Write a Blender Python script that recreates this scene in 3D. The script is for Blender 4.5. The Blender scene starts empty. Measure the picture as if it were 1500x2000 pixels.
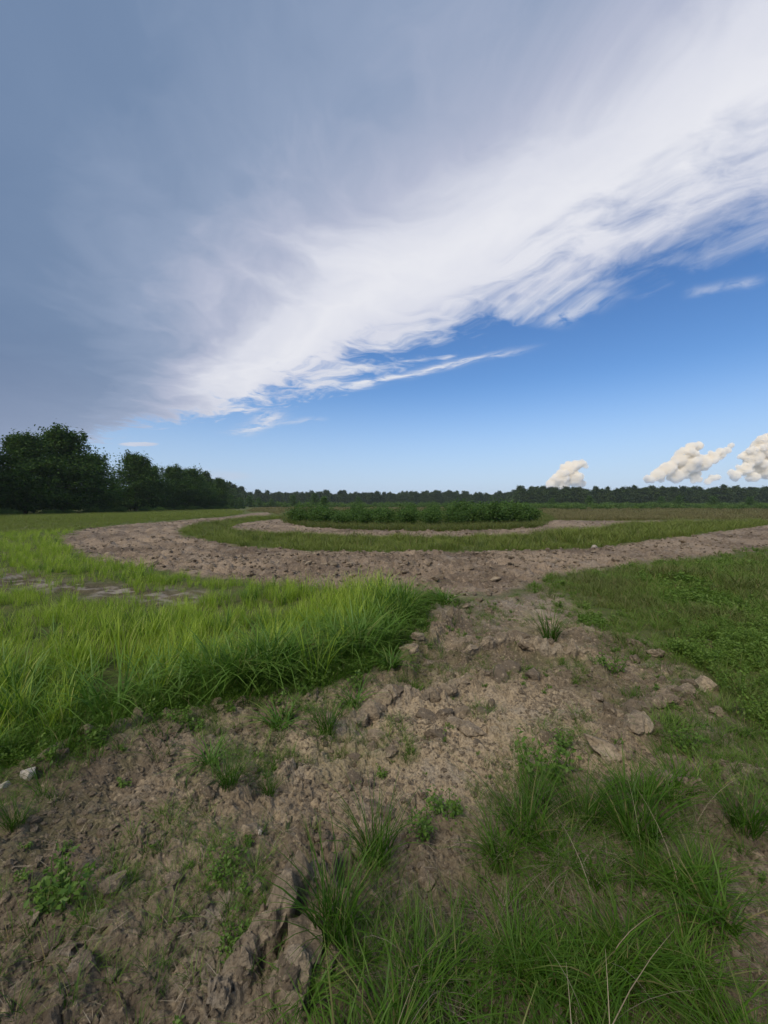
import bpy, bmesh, math, random
import numpy as np
from mathutils import Vector, Matrix

random.seed(7)
RNG = np.random.default_rng(11)
scene = bpy.context.scene
COL = scene.collection

# ------------------------------------------------------------------ camera
F_PX, PX_W, PX_H = 780.0, 1500.0, 2000.0          # focal length in photo pixels
CAM_H = 1.5
PITCH = -math.atan(15.0 / F_PX)                     # horizon a little above the middle
cam_d = bpy.data.cameras.new('camera')
cam_d.sensor_fit = 'VERTICAL'
cam_d.sensor_height = 36.0
cam_d.sensor_width = 27.0
cam_d.lens = F_PX / PX_H * 36.0
cam_d.clip_start = 0.05
cam_d.clip_end = 60000.0
cam = bpy.data.objects.new('camera', cam_d)
COL.objects.link(cam)
cam.location = (0, 0, CAM_H)
cam.rotation_euler = (math.pi / 2 + PITCH, 0, 0)
scene.camera = cam


def G(px, py):
    """photo pixel -> point on the ground plane"""
    x = (px - PX_W / 2) / F_PX
    z = (PX_H / 2 - py) / F_PX
    c, s = math.cos(PITCH), math.sin(PITCH)
    y2, z2 = c - z * s, s + z * c
    t = -CAM_H / min(z2, -1e-4)
    return (x * t, y2 * t)


def GP(pts):
    """pixels (2-tuples) or ('m', x, y) metre points -> ground polygon"""
    return np.array([G(*p) if len(p) == 2 else (p[1], p[2]) for p in pts], float)


# ------------------------------------------------------------------ node helper
class E:
    """tiny expression wrapper for math nodes"""
    def __init__(s, nt, sock): s.nt, s.s = nt, sock

    @staticmethod
    def op(nt, kind, *a):
        n = nt.nodes.new('ShaderNodeMath'); n.operation = kind
        for i, v in enumerate(a):
            if isinstance(v, E): nt.links.new(v.s, n.inputs[i])
            else: n.inputs[i].default_value = v
        return E(nt, n.outputs[0])

    def __add__(s, o): return E.op(s.nt, 'ADD', s, o)
    __radd__ = __add__
    def __sub__(s, o): return E.op(s.nt, 'SUBTRACT', s, o)
    def __rsub__(s, o): return E.op(s.nt, 'SUBTRACT', o, s)
    def __mul__(s, o): return E.op(s.nt, 'MULTIPLY', s, o)
    __rmul__ = __mul__
    def __truediv__(s, o): return E.op(s.nt, 'DIVIDE', s, o)
    def max(s, o): return E.op(s.nt, 'MAXIMUM', s, o)
    def min(s, o): return E.op(s.nt, 'MINIMUM', s, o)
    def pow(s, o): return E.op(s.nt, 'POWER', s, o)
    def exp(s): return E.op(s.nt, 'EXPONENT', s)
    def abs(s): return E.op(s.nt, 'ABSOLUTE', s)

    def smooth(s, a, b, lo=0.0, hi=1.0):
        n = s.nt.nodes.new('ShaderNodeMapRange'); n.interpolation_type = 'SMOOTHSTEP'
        s.nt.links.new(s.s, n.inputs[0])
        for i, v in zip((1, 2, 3, 4), (a, b, lo, hi)): n.inputs[i].default_value = v
        return E(s.nt, n.outputs[0])


def vec(nt, x, y, z=0.0):
    n = nt.nodes.new('ShaderNodeCombineXYZ')
    for i, v in enumerate((x, y, z)):
        if isinstance(v, E): nt.links.new(v.s, n.inputs[i])
        else: n.inputs[i].default_value = v
    return n.outputs[0]


def noise(nt, v, scale, detail=4, rough=0.5, dist=0.0, lac=2.0):
    n = nt.nodes.new('ShaderNodeTexNoise')
    if v is not None: nt.links.new(v, n.inputs['Vector'])
    n.inputs['Scale'].default_value = scale
    n.inputs['Detail'].default_value = detail
    n.inputs['Roughness'].default_value = rough
    n.inputs['Lacunarity'].default_value = lac
    n.inputs['Distortion'].default_value = dist
    return E(nt, n.outputs[0])


def mixc(nt, fac, a, b):
    n = nt.nodes.new('ShaderNodeMix'); n.data_type = 'RGBA'
    if isinstance(fac, E): nt.links.new(fac.s, n.inputs[0])
    else: n.inputs[0].default_value = fac
    for i, v in ((6, a), (7, b)):
        if isinstance(v, (tuple, list)): n.inputs[i].default_value = (*v[:3], 1)
        else: nt.links.new(v, n.inputs[i])
    return n.outputs[2]


def ramp(nt, fac, stops, interp='EASE'):
    n = nt.nodes.new('ShaderNodeValToRGB'); n.color_ramp.interpolation = interp
    cr = n.color_ramp
    while len(cr.elements) < len(stops): cr.elements.new(0.5)
    for e, (p, c) in zip(cr.elements, stops):
        e.position = p; e.color = (*c, 1)
    nt.links.new(fac.s, n.inputs[0])
    return n.outputs[0]


# ------------------------------------------------------------------ world, sun, exposure
SUN_EL, SUN_AZ = math.radians(46), math.radians(215)   # azimuth clockwise from +Y: behind and to the left
world = bpy.data.worlds.new('World'); scene.world = world; world.use_nodes = True
world.cycles.sampling_method = 'MANUAL'; world.cycles.sample_map_resolution = 512
nt = world.node_tree; nt.nodes.clear()
wout = nt.nodes.new('ShaderNodeOutputWorld')
sky = nt.nodes.new('ShaderNodeTexSky'); sky.sky_type = 'NISHITA'; sky.sun_disc = False
sky.sun_elevation = SUN_EL; sky.sun_rotation = SUN_AZ
sky.altitude = 50; sky.air_density = 1.0; sky.dust_density = 0.6; sky.ozone_density = 2.5
tc = nt.nodes.new('ShaderNodeTexCoord')
sep = nt.nodes.new('ShaderNodeSeparateXYZ'); nt.links.new(tc.outputs['Generated'], sep.inputs[0])
dx, dy, dz = (E(nt, sep.outputs[i]) for i in range(3))
hz = dz.max(0.045)
u, v = dx / hz, dy / hz                                # a flat cloud deck over the fields
uv = vec(nt, u, v)
q = u * 0.66 + v * 0.75                                # across the edge of the deck
p = u * -0.75 + v * 0.66                               # along it
def noise2(x, y, scale, detail, rough, dist=0.0):
    e = noise(nt, vec(nt, x, y), scale, detail, rough, dist); e.s.node.noise_dimensions = '2D'
    return e
warp = noise2(u, v, 0.55, 2, 0.5)
warp2 = noise2(u + 7.3, v - 3.1, 1.3, 3, 0.55)
qs = q + (warp - 0.5) * 0.9 + (warp2 - 0.5) * 0.35
ps = p + (warp2 - 0.5) * 0.9
edge_n = noise2(ps * 0.7 + 1.7, qs * 1.1, 1.7, 6, 0.58)
fine_n = noise2(ps * 0.8 + 4.2, qs * 1.5, 4.4, 7, 0.64, 0.15)
puff_n = noise2(ps + 8.8, qs * 1.15, 2.6, 6, 0.6, 0.1)
q_edge = 2.0 + p.smooth(-0.1, 1.1, 0.0, 0.22) + p.smooth(1.0, 3.5, 0.0, 0.12) - p.smooth(4.0, 6.8, 0.0, 0.55)
T = q_edge - q + (edge_n - 0.5) * 0.9 + (warp - 0.5) * 0.4
thin = ((fine_n - 0.5) * 1.0 + (puff_n - 0.5) * 1.1) * p.smooth(0.1, 1.6, 0.4, 1.0)
cover = (T + thin * (1.0 - T.smooth(0.35, 1.2))).smooth(-0.10, 0.55)


def streak(p0, p1, width, gain):
    """a thin wisp of cloud along a segment of the cloud deck"""
    def uvp(a):
        x = (a[0] - 750) / F_PX; z = (985 - a[1]) / F_PX
        return (x / z, 1 / z)
    (u0, v0), (u1, v1) = uvp(p0), uvp(p1)
    L = math.hypot(u1 - u0, v1 - v0); tx, ty = (u1 - u0) / L, (v1 - v0) / L
    wob = (warp2 - 0.5) * 0.28 + (edge_n - 0.5) * 0.25
    al = (u - u0) * tx + (v - v0) * ty
    ac = (u - u0) * -ty + (v - v0) * tx + wob
    body = (ac / width).pow(2.0) * -1.0
    ends = al.smooth(-0.15 * L, 0.25 * L) * (1.0 - al.smooth(0.7 * L, 1.08 * L))
    return body.exp() * ends * (fine_n.smooth(0.30, 0.62) * gain)


wisps = streak((640, 765), (1040, 683), 0.07, 0.95)
for a in (((470, 850), (560, 800), 0.16, 0.8), ((1060, 640), (1200, 560), 0.10, 0.6), ((1190, 530), (1360, 495), 0.06, 0.3),
          ((1340, 572), (1500, 545), 0.05, 0.35), ((1110, 575), (1210, 560), 0.05, 0.4), ((500, 833), (640, 818), 0.10, 0.4)):
    wisps = wisps.max(streak(*a))
cover = cover.max(wisps)
# the little lens-shaped cloud over the tree row, and thin veils low over the horizon
def lens(cx, cy, rx, ry, gain, soft=0.5):
    az, el = (cx - 750) / F_PX, (985 - cy) / F_PX
    fy = dy.max(0.05)
    a = (dx / fy - az) / (rx / F_PX); b = (dz / fy - el + (fine_n - 0.5) * (ry * 0.9 / F_PX)) / (ry / F_PX)
    return (1.0 - (a.pow(2.0) + b.pow(2.0))).smooth(0.0, soft) * dy.smooth(0.05, 0.2) * gain
cover = cover.max(lens(272, 868, 44, 5, 0.85, 0.6)).max(lens(440, 930, 65, 12, 0.35, 1.0)).max(lens(360, 925, 120, 14, 0.2, 1.0))
shade_n = noise2(ps * 0.5 + 11.0, qs * 0.8, 1.1, 3, 0.5)
TB = 2.12 - q + p.smooth(1.2, 5.0, 0.0, 0.85) + (shade_n - 0.5) * 0.6 + (puff_n - 0.5) * 0.36 + (fine_n - 0.5) * 0.14 + (edge_n - 0.5) * 0.3
cloud_col = ramp(nt, TB / 2.6, [(0.0, (0.76, 0.78, 0.84)), (0.14, (0.68, 0.70, 0.80)), (0.27, (0.80, 0.81, 0.87)), (0.37, (0.70, 0.72, 0.81)),
                                (0.47, (0.46, 0.50, 0.64)), (0.58, (0.28, 0.355, 0.51)), (0.74, (0.18, 0.26, 0.41)), (1.0, (0.14, 0.215, 0.36))], 'LINEAR')
# towards the horizon the deck pales into the air
cloud_col = mixc(nt, dz.smooth(0.0, 0.35, 0.6, 0.0), cloud_col, (0.42, 0.47, 0.61))
cloud_col = mixc(nt, (cover * wisps).min(1.0), cloud_col, (0.80, 0.81, 0.86))
SKY_STRENGTH = 0.14
bg_sky = nt.nodes.new('ShaderNodeBackground'); bg_sky.inputs[1].default_value = SKY_STRENGTH
gam = nt.nodes.new('ShaderNodeHueSaturation'); gam.inputs['Saturation'].default_value = 1.25; gam.inputs['Hue'].default_value = 0.507
nt.links.new(sky.outputs[0], gam.inputs['Color'])
low = mixc(nt, dz.smooth(0.0, 0.30, 0.8, 0.0), gam.outputs['Color'], (3.1, 4.0, 5.8))     # pale lavender air near the horizon
nt.links.new(low, bg_sky.inputs[0])
bg_cloud = nt.nodes.new('ShaderNodeBackground'); bg_cloud.inputs[1].default_value = 1.0
nt.links.new(cloud_col, bg_cloud.inputs[0])
mx = nt.nodes.new('ShaderNodeMixShader')
nt.links.new((cover * dz.smooth(0.0, 0.06)).s, mx.inputs[0])
nt.links.new(bg_sky.outputs[0], mx.inputs[1]); nt.links.new(bg_cloud.outputs[0], mx.inputs[2])
nt.links.new(mx.outputs[0], wout.inputs[0])

sun_d = bpy.data.lights.new('sun', 'SUN'); sun_d.energy = 3.0; sun_d.angle = math.radians(24); sun_d.color = (1.0, 0.90, 0.76)
sun = bpy.data.objects.new('sun', sun_d); COL.objects.link(sun)
sdir = Vector((math.sin(SUN_AZ) * math.cos(SUN_EL), math.cos(SUN_AZ) * math.cos(SUN_EL), math.sin(SUN_EL)))
sun.rotation_euler = (-sdir).to_track_quat('-Z', 'Y').to_euler()

vs = scene.view_settings
vs.view_transform = 'Standard'; vs.look = 'None'; vs.gamma = 1.0; vs.use_curve_mapping = False
vs.exposure = 0.0
scene.cycles.use_denoising = True
scene.cycles.use_adaptive_sampling = True; scene.cycles.adaptive_threshold = 0.02
scene.cycles.max_bounces = 28; scene.cycles.diffuse_bounces = 3; scene.cycles.transmission_bounces = 4
scene.cycles.transparent_max_bounces = 8; scene.cycles.volume_bounces = 24


# ------------------------------------------------------------------ numpy noise
_PR = np.random.default_rng(1234)
_PERM = np.concatenate([_PR.permutation(4096)] * 2).astype(np.int32)
_UNI = _PR.uniform(0, 1, 4096)
_GX, _GY = np.cos(_UNI * 2 * math.pi), np.sin(_UNI * 2 * math.pi)


def _hidx(ix, iy, seed):
    return _PERM[(_PERM[(ix + seed * 131) & 4095] + iy + seed * 57) & 4095]


def _hash(ix, iy, seed):
    return _UNI[_hidx(ix, iy, seed)]


def perlin(x, y, seed=0):
    x = np.asarray(x, float); y = np.asarray(y, float)
    ix, iy = np.floor(x).astype(np.int64), np.floor(y).astype(np.int64); fx, fy = x - ix, y - iy
    ux, uy = fx * fx * (3 - 2 * fx), fy * fy * (3 - 2 * fy)
    def g(ox, oy):
        k = _hidx(ix + ox, iy + oy, seed)
        return _GX[k] * (fx - ox) + _GY[k] * (fy - oy)
    n0 = g(0, 0) * (1 - ux) + g(1, 0) * ux
    n1 = g(0, 1) * (1 - ux) + g(1, 1) * ux
    return (n0 * (1 - uy) + n1 * uy) * 1.5


def fbm(x, y, octv=4, seed=0, gain=0.5):
    s, a, f = 0, 1.0, 1.0
    for i in range(octv):
        s = s + a * perlin(np.asarray(x) * f, np.asarray(y) * f, seed + i * 17); a *= gain; f *= 2.03
    return s


def worley(x, y, seed=0):
    x = np.asarray(x, float); y = np.asarray(y, float)
    ix, iy = np.floor(x).astype(np.int64), np.floor(y).astype(np.int64)
    d1 = np.full(x.shape, 9.0); d2 = d1.copy(); cid = np.zeros(x.shape)
    for ox in (-1, 0, 1):
        for oy in (-1, 0, 1):
            cx, cy = ix + ox, iy + oy
            px = cx + _hash(cx, cy, seed); py = cy + _hash(cx, cy, seed + 99)
            d = np.hypot(px - x, py - y); h = _hash(cx, cy, seed + 7)
            near = d < d1
            d2 = np.where(near, d1, np.minimum(d2, d)); cid = np.where(near, h, cid); d1 = np.where(near, d, d1)
    return d1, d2, cid


def sstep(a, b, x):
    t = np.clip((x - a) / (b - a), 0, 1); return t * t * (3 - 2 * t)


def poly_sd(poly, x, y):
    """signed distance, positive inside"""
    x = np.asarray(x, float).ravel(); y = np.asarray(y, float).ravel()
    inside = np.zeros(x.shape, bool); d = np.full(x.shape, 1e18)
    n = len(poly)
    for i in range(n):
        ax, ay = poly[i]; bx, by = poly[(i + 1) % n]
        c = ((ay > y) != (by > y))
        with np.errstate(divide='ignore', invalid='ignore'):
            xi = (bx - ax) * (y - ay) / (by - ay if by != ay else 1e-12) + ax
        inside ^= c & (x < xi)
        ex, ey = bx - ax, by - ay; L2 = ex * ex + ey * ey + 1e-12
        t = np.clip(((x - ax) * ex + (y - ay) * ey) / L2, 0, 1)
        d = np.minimum(d, (x - ax - t * ex) ** 2 + (y - ay - t * ey) ** 2)
    d = np.sqrt(d)
    return np.where(inside, d, -d)


def line_d(pts, x, y):
    x = np.asarray(x, float); y = np.asarray(y, float); d = np.full(x.shape, 1e18); tt = np.zeros(x.shape)
    for i in range(len(pts) - 1):
        ax, ay = pts[i]; bx, by = pts[i + 1]; ex, ey = bx - ax, by - ay
        t = np.clip(((x - ax) * ex + (y - ay) * ey) / (ex * ex + ey * ey + 1e-12), 0, 1)
        dd = (x - ax - t * ex) ** 2 + (y - ay - t * ey) ** 2
        tt = np.where(dd < d, i + t, tt); d = np.minimum(d, dd)
    return np.sqrt(d), tt


# ------------------------------------------------------------------ plan of the place
OUTER = GP([(498, 1001.5), (440, 1010), (330, 1018), (240, 1025), (150, 1036), (118, 1049), (128, 1066), (165, 1088), (250, 1108), (340, 1122), (420, 1132),
            (500, 1140), (600, 1150), (700, 1158), (800, 1165), (850, 1172), (960, 1172), (1060, 1145), (1080, 1129), (1150, 1119), (1300, 1099),
            (1400, 1086), (1500, 1073), (1900, 1045), (2600, 1028), (2600, 1005), (1900, 1012), (1500, 1024), (1450, 1033), (1350, 1046),
            (1250, 1058), (1150, 1069), (1050, 1074), (900, 1078), (750, 1079), (600, 1075), (500, 1069), (420, 1058), (370, 1048),
            (353, 1037), (380, 1026), (430, 1018), (505, 1010.5), (535, 1006), (525, 1001)])
INNER = GP([(550, 1013), (500, 1018), (460, 1025), (448, 1031), (480, 1038), (560, 1043), (700, 1048), (850, 1051), (960, 1049), (1080, 1043),
            (1180, 1033), (1230, 1024), (1330, 1021), (1500, 1020), (1900, 1010), (1900, 1006), (1500, 1016), (1200, 1017.5), (1080, 1016),
            (1062, 1020), (1050, 1029), (960, 1034), (850, 1036), (700, 1034), (600, 1029), (560, 1021)])
LEFT = GP([('m', -40, 1.2), ('m', -6, 1.2), (-100, 1540), (0, 1497), (60, 1480), (150, 1432), (250, 1405), (340, 1388), (430, 1368), (520, 1350),
           (600, 1343), (680, 1315), (748, 1276), (795, 1242), (808, 1208), (802, 1188), (765, 1174), (700, 1166), (600, 1156), (500, 1146),
           (420, 1138), (340, 1126), (250, 1111), (165, 1090), (126, 1068), (114, 1050), (148, 1035), (240, 1024), (330, 1017), (440, 1009.5),
           (472, 1003), (478, 999), (440, 996), ('m', -50, 140), ('m', -50, 20)])
MUD = GP([(-250, 1110), (-50, 1108), (60, 1114), (110, 1132), (250, 1140), (380, 1147), (440, 1160), (430, 1180), (330, 1182), (220, 1178),
          (100, 1165), (-50, 1150), (-250, 1150)])
RIGHT = GP([(1075, 1131), (1150, 1121), (1300, 1101), (1400, 1088), (1500, 1075), (1900, 1047), (2600, 1040), ('m', 14, 3.0), ('m', 6, 2.2), ('m', 3.0, 2.3),
            (1500, 1450), (1425, 1400), (1400, 1350), (1365, 1312), (1310, 1277), (1255, 1242), (1195, 1217), (1165, 1197), (1110, 1168), (1060, 1150)])
NEARR = GP([('m', -0.12, 0.7), (640, 1960), (650, 1880), (720, 1800), (900, 1740), (960, 1650), (985, 1570), (1100, 1590), (1210, 1565), (1330, 1570),
            (1415, 1650), (1430, 1750), (1400, 1900), ('m', 1.0, 1.1), ('m', 0.9, 0.7)])
FRONT = GP([('m', -40, 1.2), ('m', -6, 1.2), (-100, 1540), (0, 1497), (60, 1480), (150, 1432), (250, 1405), (340, 1388), (430, 1368), (520, 1350),
            (600, 1343), (680, 1315), (748, 1276), (795, 1242), (808, 1208), (802, 1188), (790, 1166), (960, 1172), (1060, 1146), (1110, 1168), (1165, 1197), (1195, 1217),
            (1255, 1242), (1310, 1277), (1365, 1312), (1400, 1350), (1425, 1400), (1500, 1450), ('m', 3.0, 2.3), ('m', 6, 2.2), ('m', 14, 3.0),
            ('m', 14, -6), ('m', -40, -6)])
MEDIAN_H = None
RIDGES = [  # (polyline, height, width): lifted clay along the plough marks
    (GP([(420, 2010), (455, 1940), (500, 1880), (560, 1815), (615, 1775), (645, 1755)]), 0.12, 0.05),
    (GP([(560, 2010), (585, 1930), (600, 1870)]), 0.05, 0.04),
    (GP([(60, 1525), (160, 1450), (255, 1425), (300, 1405), (345, 1400)]), 0.06, 0.05),
    (GP([(345, 1400), (430, 1385), (480, 1362), (560, 1352)]), 0.05, 0.05),
    (GP([(690, 1420), (760, 1375), (850, 1365), (930, 1330)]), 0.07, 0.08),
    (GP([(790, 1310), (830, 1265), (880, 1215)]), 0.10, 0.09),
    (GP([(900, 1290), (1000, 1265), (1060, 1290), (1150, 1290)]), 0.10, 0.07),
    (GP([(1000, 1350), (1060, 1330), (1180, 1330)]), 0.05, 0.08),
    (GP([(1220, 1400), (1300, 1375), (1400, 1340)]), 0.06, 0.07),
    (GP([(1100, 1480), (1200, 1500), (1270, 1450)]), 0.05, 0.08),
    (GP([(300, 1780), (420, 1700), (560, 1640), (700, 1600)]), 0.025, 0.05),
    (GP([(150, 1860), (300, 1800), (480, 1760), (600, 1700)]), 0.025, 0.05),
    (GP([(1250, 1600), (1340, 1570), (1420, 1600)]), 0.06, 0.06),
]


def masks(x, y):
    x = np.asarray(x, float).ravel(); y = np.asarray(y, float).ravel()
    r = np.hypot(x, y)
    jx = fbm(x / 0.8, y / 0.8, 3, 3) * np.clip(0.02 * r, 0.06, 0.5)
    jy = fbm(x / 0.8, y / 0.8, 3, 8) * np.clip(0.02 * r, 0.06, 0.5)
    m = {}
    X, Y = x + jx, y + jy
    for k, pl in (('outer', OUTER), ('inner', INNER), ('front', FRONT), ('mud', MUD)):
        m[k] = poly_sd(pl, X, Y)
    return m


def front_relief(x, y):
    """broken clay: lumps, cracks and ridges"""
    rough = 0.3 + 0.7 * sstep(-0.3, 0.35, fbm(x / 0.9, y / 0.9, 3, 31))
    wx, wy = fbm(x / 0.2, y / 0.2, 3, 5), fbm(x / 0.2, y / 0.2, 3, 6)
    w1, w2, c1 = worley(x / 0.13 + 0.7 * wx, y / 0.13 + 0.7 * wy, 41)
    v1, v2, c2 = worley(x / 0.05 + 0.9 * wx, y / 0.05 + 0.9 * wy, 43)
    lump = sstep(0.0, 0.22, w2 - w1) * (0.05 + 0.95 * c1 ** 1.7) * (1 - 0.35 * w1)
    lump2 = sstep(0.0, 0.30, v2 - v1) * (0.1 + 0.9 * c2 ** 1.8)
    fr = 0.05 * fbm(x / 0.7, y / 0.7, 3, 51) + rough * (0.046 * lump + 0.022 * lump2) + 0.021 * fbm(x / 0.10, y / 0.10, 4, 55, 0.68) \
        + 0.035 * np.abs(fbm(x / 0.33, y / 0.33, 3, 58)) * rough
    bx, by = 0.07 * wx, 0.07 * wy
    for k, (pl, hh, ww) in enumerate(RIDGES):
        d, tt = line_d(pl, x + bx, y + by)
        near = d < 3 * ww
        if not near.any(): continue
        xn, yn = x[near], y[near]
        brk = 0.4 + 0.6 * sstep(-0.3, 0.2, fbm(xn / 0.16, yn / 0.16, 2, 90 + k))
        fr[near] += hh * 1.2 * brk * np.exp(-(d[near] / ww) ** 4) * (0.8 + 0.6 * fbm(xn / 0.06, yn / 0.06, 3, 70 + k))
    return fr


def track_relief(x, y):
    wx = fbm(x / 0.5, y / 0.5, 3, 11)
    t1, t2, c3 = worley(x / 0.24 + 0.6 * wx, y / 0.24, 47)
    q1, q2, c4 = worley(x / 0.10 + 0.6 * wx, y / 0.10, 49)
    pl = 0.11 * sstep(0.02, 0.25, t2 - t1) * (0.03 + 0.97 * c3 ** 1.8) + 0.05 * sstep(0.0, 0.3, q2 - q1) * c4 ** 1.5 \
        + 0.05 * fbm(x / 0.45, y / 0.45, 3, 62) + 0.04 * fbm(x / 0.12, y / 0.12, 3, 65)
    do, _ = line_d(OUTER[:15], x, y)
    return pl + 0.045 * np.sin(do * 2 * math.pi / 0.9 + 1.5 * fbm(x / 2, y / 2, 2, 66)) - 0.04


def height(x, y, m=None):
    x = np.asarray(x, float).ravel(); y = np.asarray(y, float).ravel()
    if m is None: m = masks(x, y)
    r = np.hypot(x, y)
    f = sstep(-0.05, 0.35, m['front']); o = sstep(-0.1, 0.6, m['outer']); i = sstep(-0.1, 0.6, m['inner']); mud = sstep(-0.2, 0.4, m['mud'])
    h = 0.035 * fbm(x / 5, y / 5, 2, 21)
    k = (f > 0) & (r < 16)
    if k.any(): h[k] += f[k] * front_relief(x[k], y[k])
    w = np.maximum(o * (1 - f), i); k = (w > 0) & (r < 120)
    if k.any(): h[k] += w[k] * track_relief(x[k], y[k])
    k = mud > 0
    if k.any(): h[k] += mud[k] * 0.02 * fbm(x[k] / 0.3, y[k] / 0.3, 4, 68)
    grassy = 1 - np.maximum.reduce([f, o, i]); k = (grassy > 0) & (r < 60)
    if k.any(): h[k] += grassy[k] * 0.03 * fbm(x[k] / 0.5, y[k] / 0.5, 2, 69)
    return h * (1 - sstep(100, 300, r))


# ------------------------------------------------------------------ object helpers
def tag(o, label=None, cat=None, group=None, kind=None):
    if label: o['label'] = label
    if cat: o['category'] = cat
    if group: o['group'] = group
    if kind: o['kind'] = kind
    return o


def mesh_np(name, verts, faces, mats=(), smooth=True, attrs=None):
    """faces: (n,k) int array, or list of such arrays with differing k"""
    if not isinstance(faces, list): faces = [faces]
    faces = [f for f in faces if len(f)]
    me = bpy.data.meshes.new(name)
    verts = np.asarray(verts, np.float32)
    me.vertices.add(len(verts)); me.vertices.foreach_set('co', verts.ravel())
    loops = np.concatenate([f.ravel() for f in faces]).astype(np.int32)
    sizes = np.concatenate([np.full(len(f), f.shape[1]) for f in faces])
    starts = np.concatenate([[0], np.cumsum(sizes)[:-1]]).astype(np.int32)
    me.loops.add(len(loops)); me.loops.foreach_set('vertex_index', loops)
    me.polygons.add(len(sizes)); me.polygons.foreach_set('loop_start', starts)
    for k, a in (attrs or {}).items():
        at = me.attributes.new(k, 'FLOAT', 'POINT'); at.data.foreach_set('value', np.asarray(a, np.float32))
    for m in mats: me.materials.append(m)
    me.update(calc_edges=True)
    me.polygons.foreach_set('use_smooth', np.full(len(sizes), smooth))
    me.validate(verbose=False)
    return me


def link(name, me, parent=None):
    o = bpy.data.objects.new(name, me); COL.objects.link(o)
    if parent is not None: o.parent = parent
    return o


def empty(name, loc, rz=0.0, scale=1.0):
    o = bpy.data.objects.new(name, None); COL.objects.link(o); o.empty_display_size = 0.2
    o.location = loc; o.rotation_euler = (0, 0, rz); o.scale = (scale,) * 3
    return o


def new_mat(name):
    m = bpy.data.materials.new(name); m.use_nodes = True
    m.node_tree.nodes.clear()
    return m, m.node_tree


def attr(nt, name, kind='GEOMETRY'):
    n = nt.nodes.new('ShaderNodeAttribute'); n.attribute_name = name; n.attribute_type = kind
    return E(nt, n.outputs['Fac'])


# ------------------------------------------------------------------ materials
def soil_material(name, dry, dark, grey, scale=1.0, bump=None):
    m, nt = new_mat(name)
    out = nt.nodes.new('ShaderNodeOutputMaterial'); b = nt.nodes.new('ShaderNodeBsdfPrincipled')
    tcn = nt.nodes.new('ShaderNodeTexCoord'); P = tcn.outputs['Object']
    n1 = noise(nt, P, 1.3 * scale, 5, 0.6); n2 = noise(nt, P, 7 * scale, 6, 0.65); n3 = noise(nt, P, 60 * scale, 5, 0.7); n4 = noise(nt, P, 2.6 * scale, 4, 0.6)
    tan = attr(nt, 'tan'); green = attr(nt, 'green'); pale = attr(nt, 'pale')
    k = (n1 * 0.65 + n2 * 0.35 + (tan - 0.5) * 0.5)
    c = mixc(nt, k.smooth(0.30, 0.66), dark, dry)
    c = mixc(nt, n4.smooth(0.52, 0.72) * 0.6, c, grey)
    c = mixc(nt, n3.smooth(0.42, 0.66) * 0.6, c, tuple(x * 0.6 for x in dark))
    c = mixc(nt, noise(nt, P, 26 * scale, 4, 0.6).smooth(0.55, 0.70) * 0.5, c, tuple(min(1, x * 1.35) for x in dry))
    c = mixc(nt, pale.min(1.0) * (0.4 + n2 * 0.8), c, (0.36, 0.32, 0.27))
    moss = mixc(nt, n2.smooth(0.35, 0.65), (0.075, 0.115, 0.02), (0.12, 0.125, 0.045))
    c = mixc(nt, green * 0.9, c, moss)
    nt.links.new(c, b.inputs['Base Color'])
    b.inputs['Roughness'].default_value = 0.95; b.inputs['Specular IOR Level'].default_value = 0.15
    bp = nt.nodes.new('ShaderNodeBump'); bp.inputs['Strength'].default_value = 0.9; bp.inputs['Distance'].default_value = bump or 0.02 / scale
    nb = noise(nt, P, 55 * scale, 8, 0.72)
    nm = noise(nt, P, 16 * scale, 6, 0.65)
    nt.links.new((nb + n2 * 0.4 + nm * 1.5).s, bp.inputs['Height']); nt.links.new(bp.outputs[0], b.inputs['Normal'])
    nt.links.new(b.outputs[0], out.inputs[0])
    return m


def leaf_material(name, lo, hi, tip=None, trans=0.35, warm=None, rough=0.55, gloss=0.02):
    """thin leaves: colour varies from plant to plant (tint) and from leaf to leaf (rnd)"""
    m, nt = new_mat(name)
    out = nt.nodes.new('ShaderNodeOutputMaterial')
    rnd = attr(nt, 'rnd'); t = attr(nt, 't'); tint = attr(nt, 'tint', 'INSTANCER')
    k = rnd * 0.55 + tint * 0.45
    c = mixc(nt, k, lo, hi)
    if warm: c = mixc(nt, rnd.smooth(0.86, 0.95) * 0.8, c, warm)
    if tip: c = mixc(nt, t.smooth(0.45, 1.0) * 0.6, c, tip)
    d = nt.nodes.new('ShaderNodeBsdfDiffuse'); tr = nt.nodes.new('ShaderNodeBsdfTranslucent'); g = nt.nodes.new('ShaderNodeBsdfGlossy')
    g.inputs['Roughness'].default_value = rough; g.inputs['Color'].default_value = (1, 1, 1, 1)
    nt.links.new(c, d.inputs[0]); nt.links.new(c, tr.inputs[0])
    m1 = nt.nodes.new('ShaderNodeMixShader'); m1.inputs[0].default_value = trans
    m2 = nt.nodes.new('ShaderNodeMixShader'); m2.inputs[0].default_value = gloss
    nt.links.new(d.outputs[0], m1.inputs[1]); nt.links.new(tr.outputs[0], m1.inputs[2])
    nt.links.new(m1.outputs[0], m2.inputs[1]); nt.links.new(g.outputs[0], m2.inputs[2])
    nt.links.new(m2.outputs[0], out.inputs[0])
    return m


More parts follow.
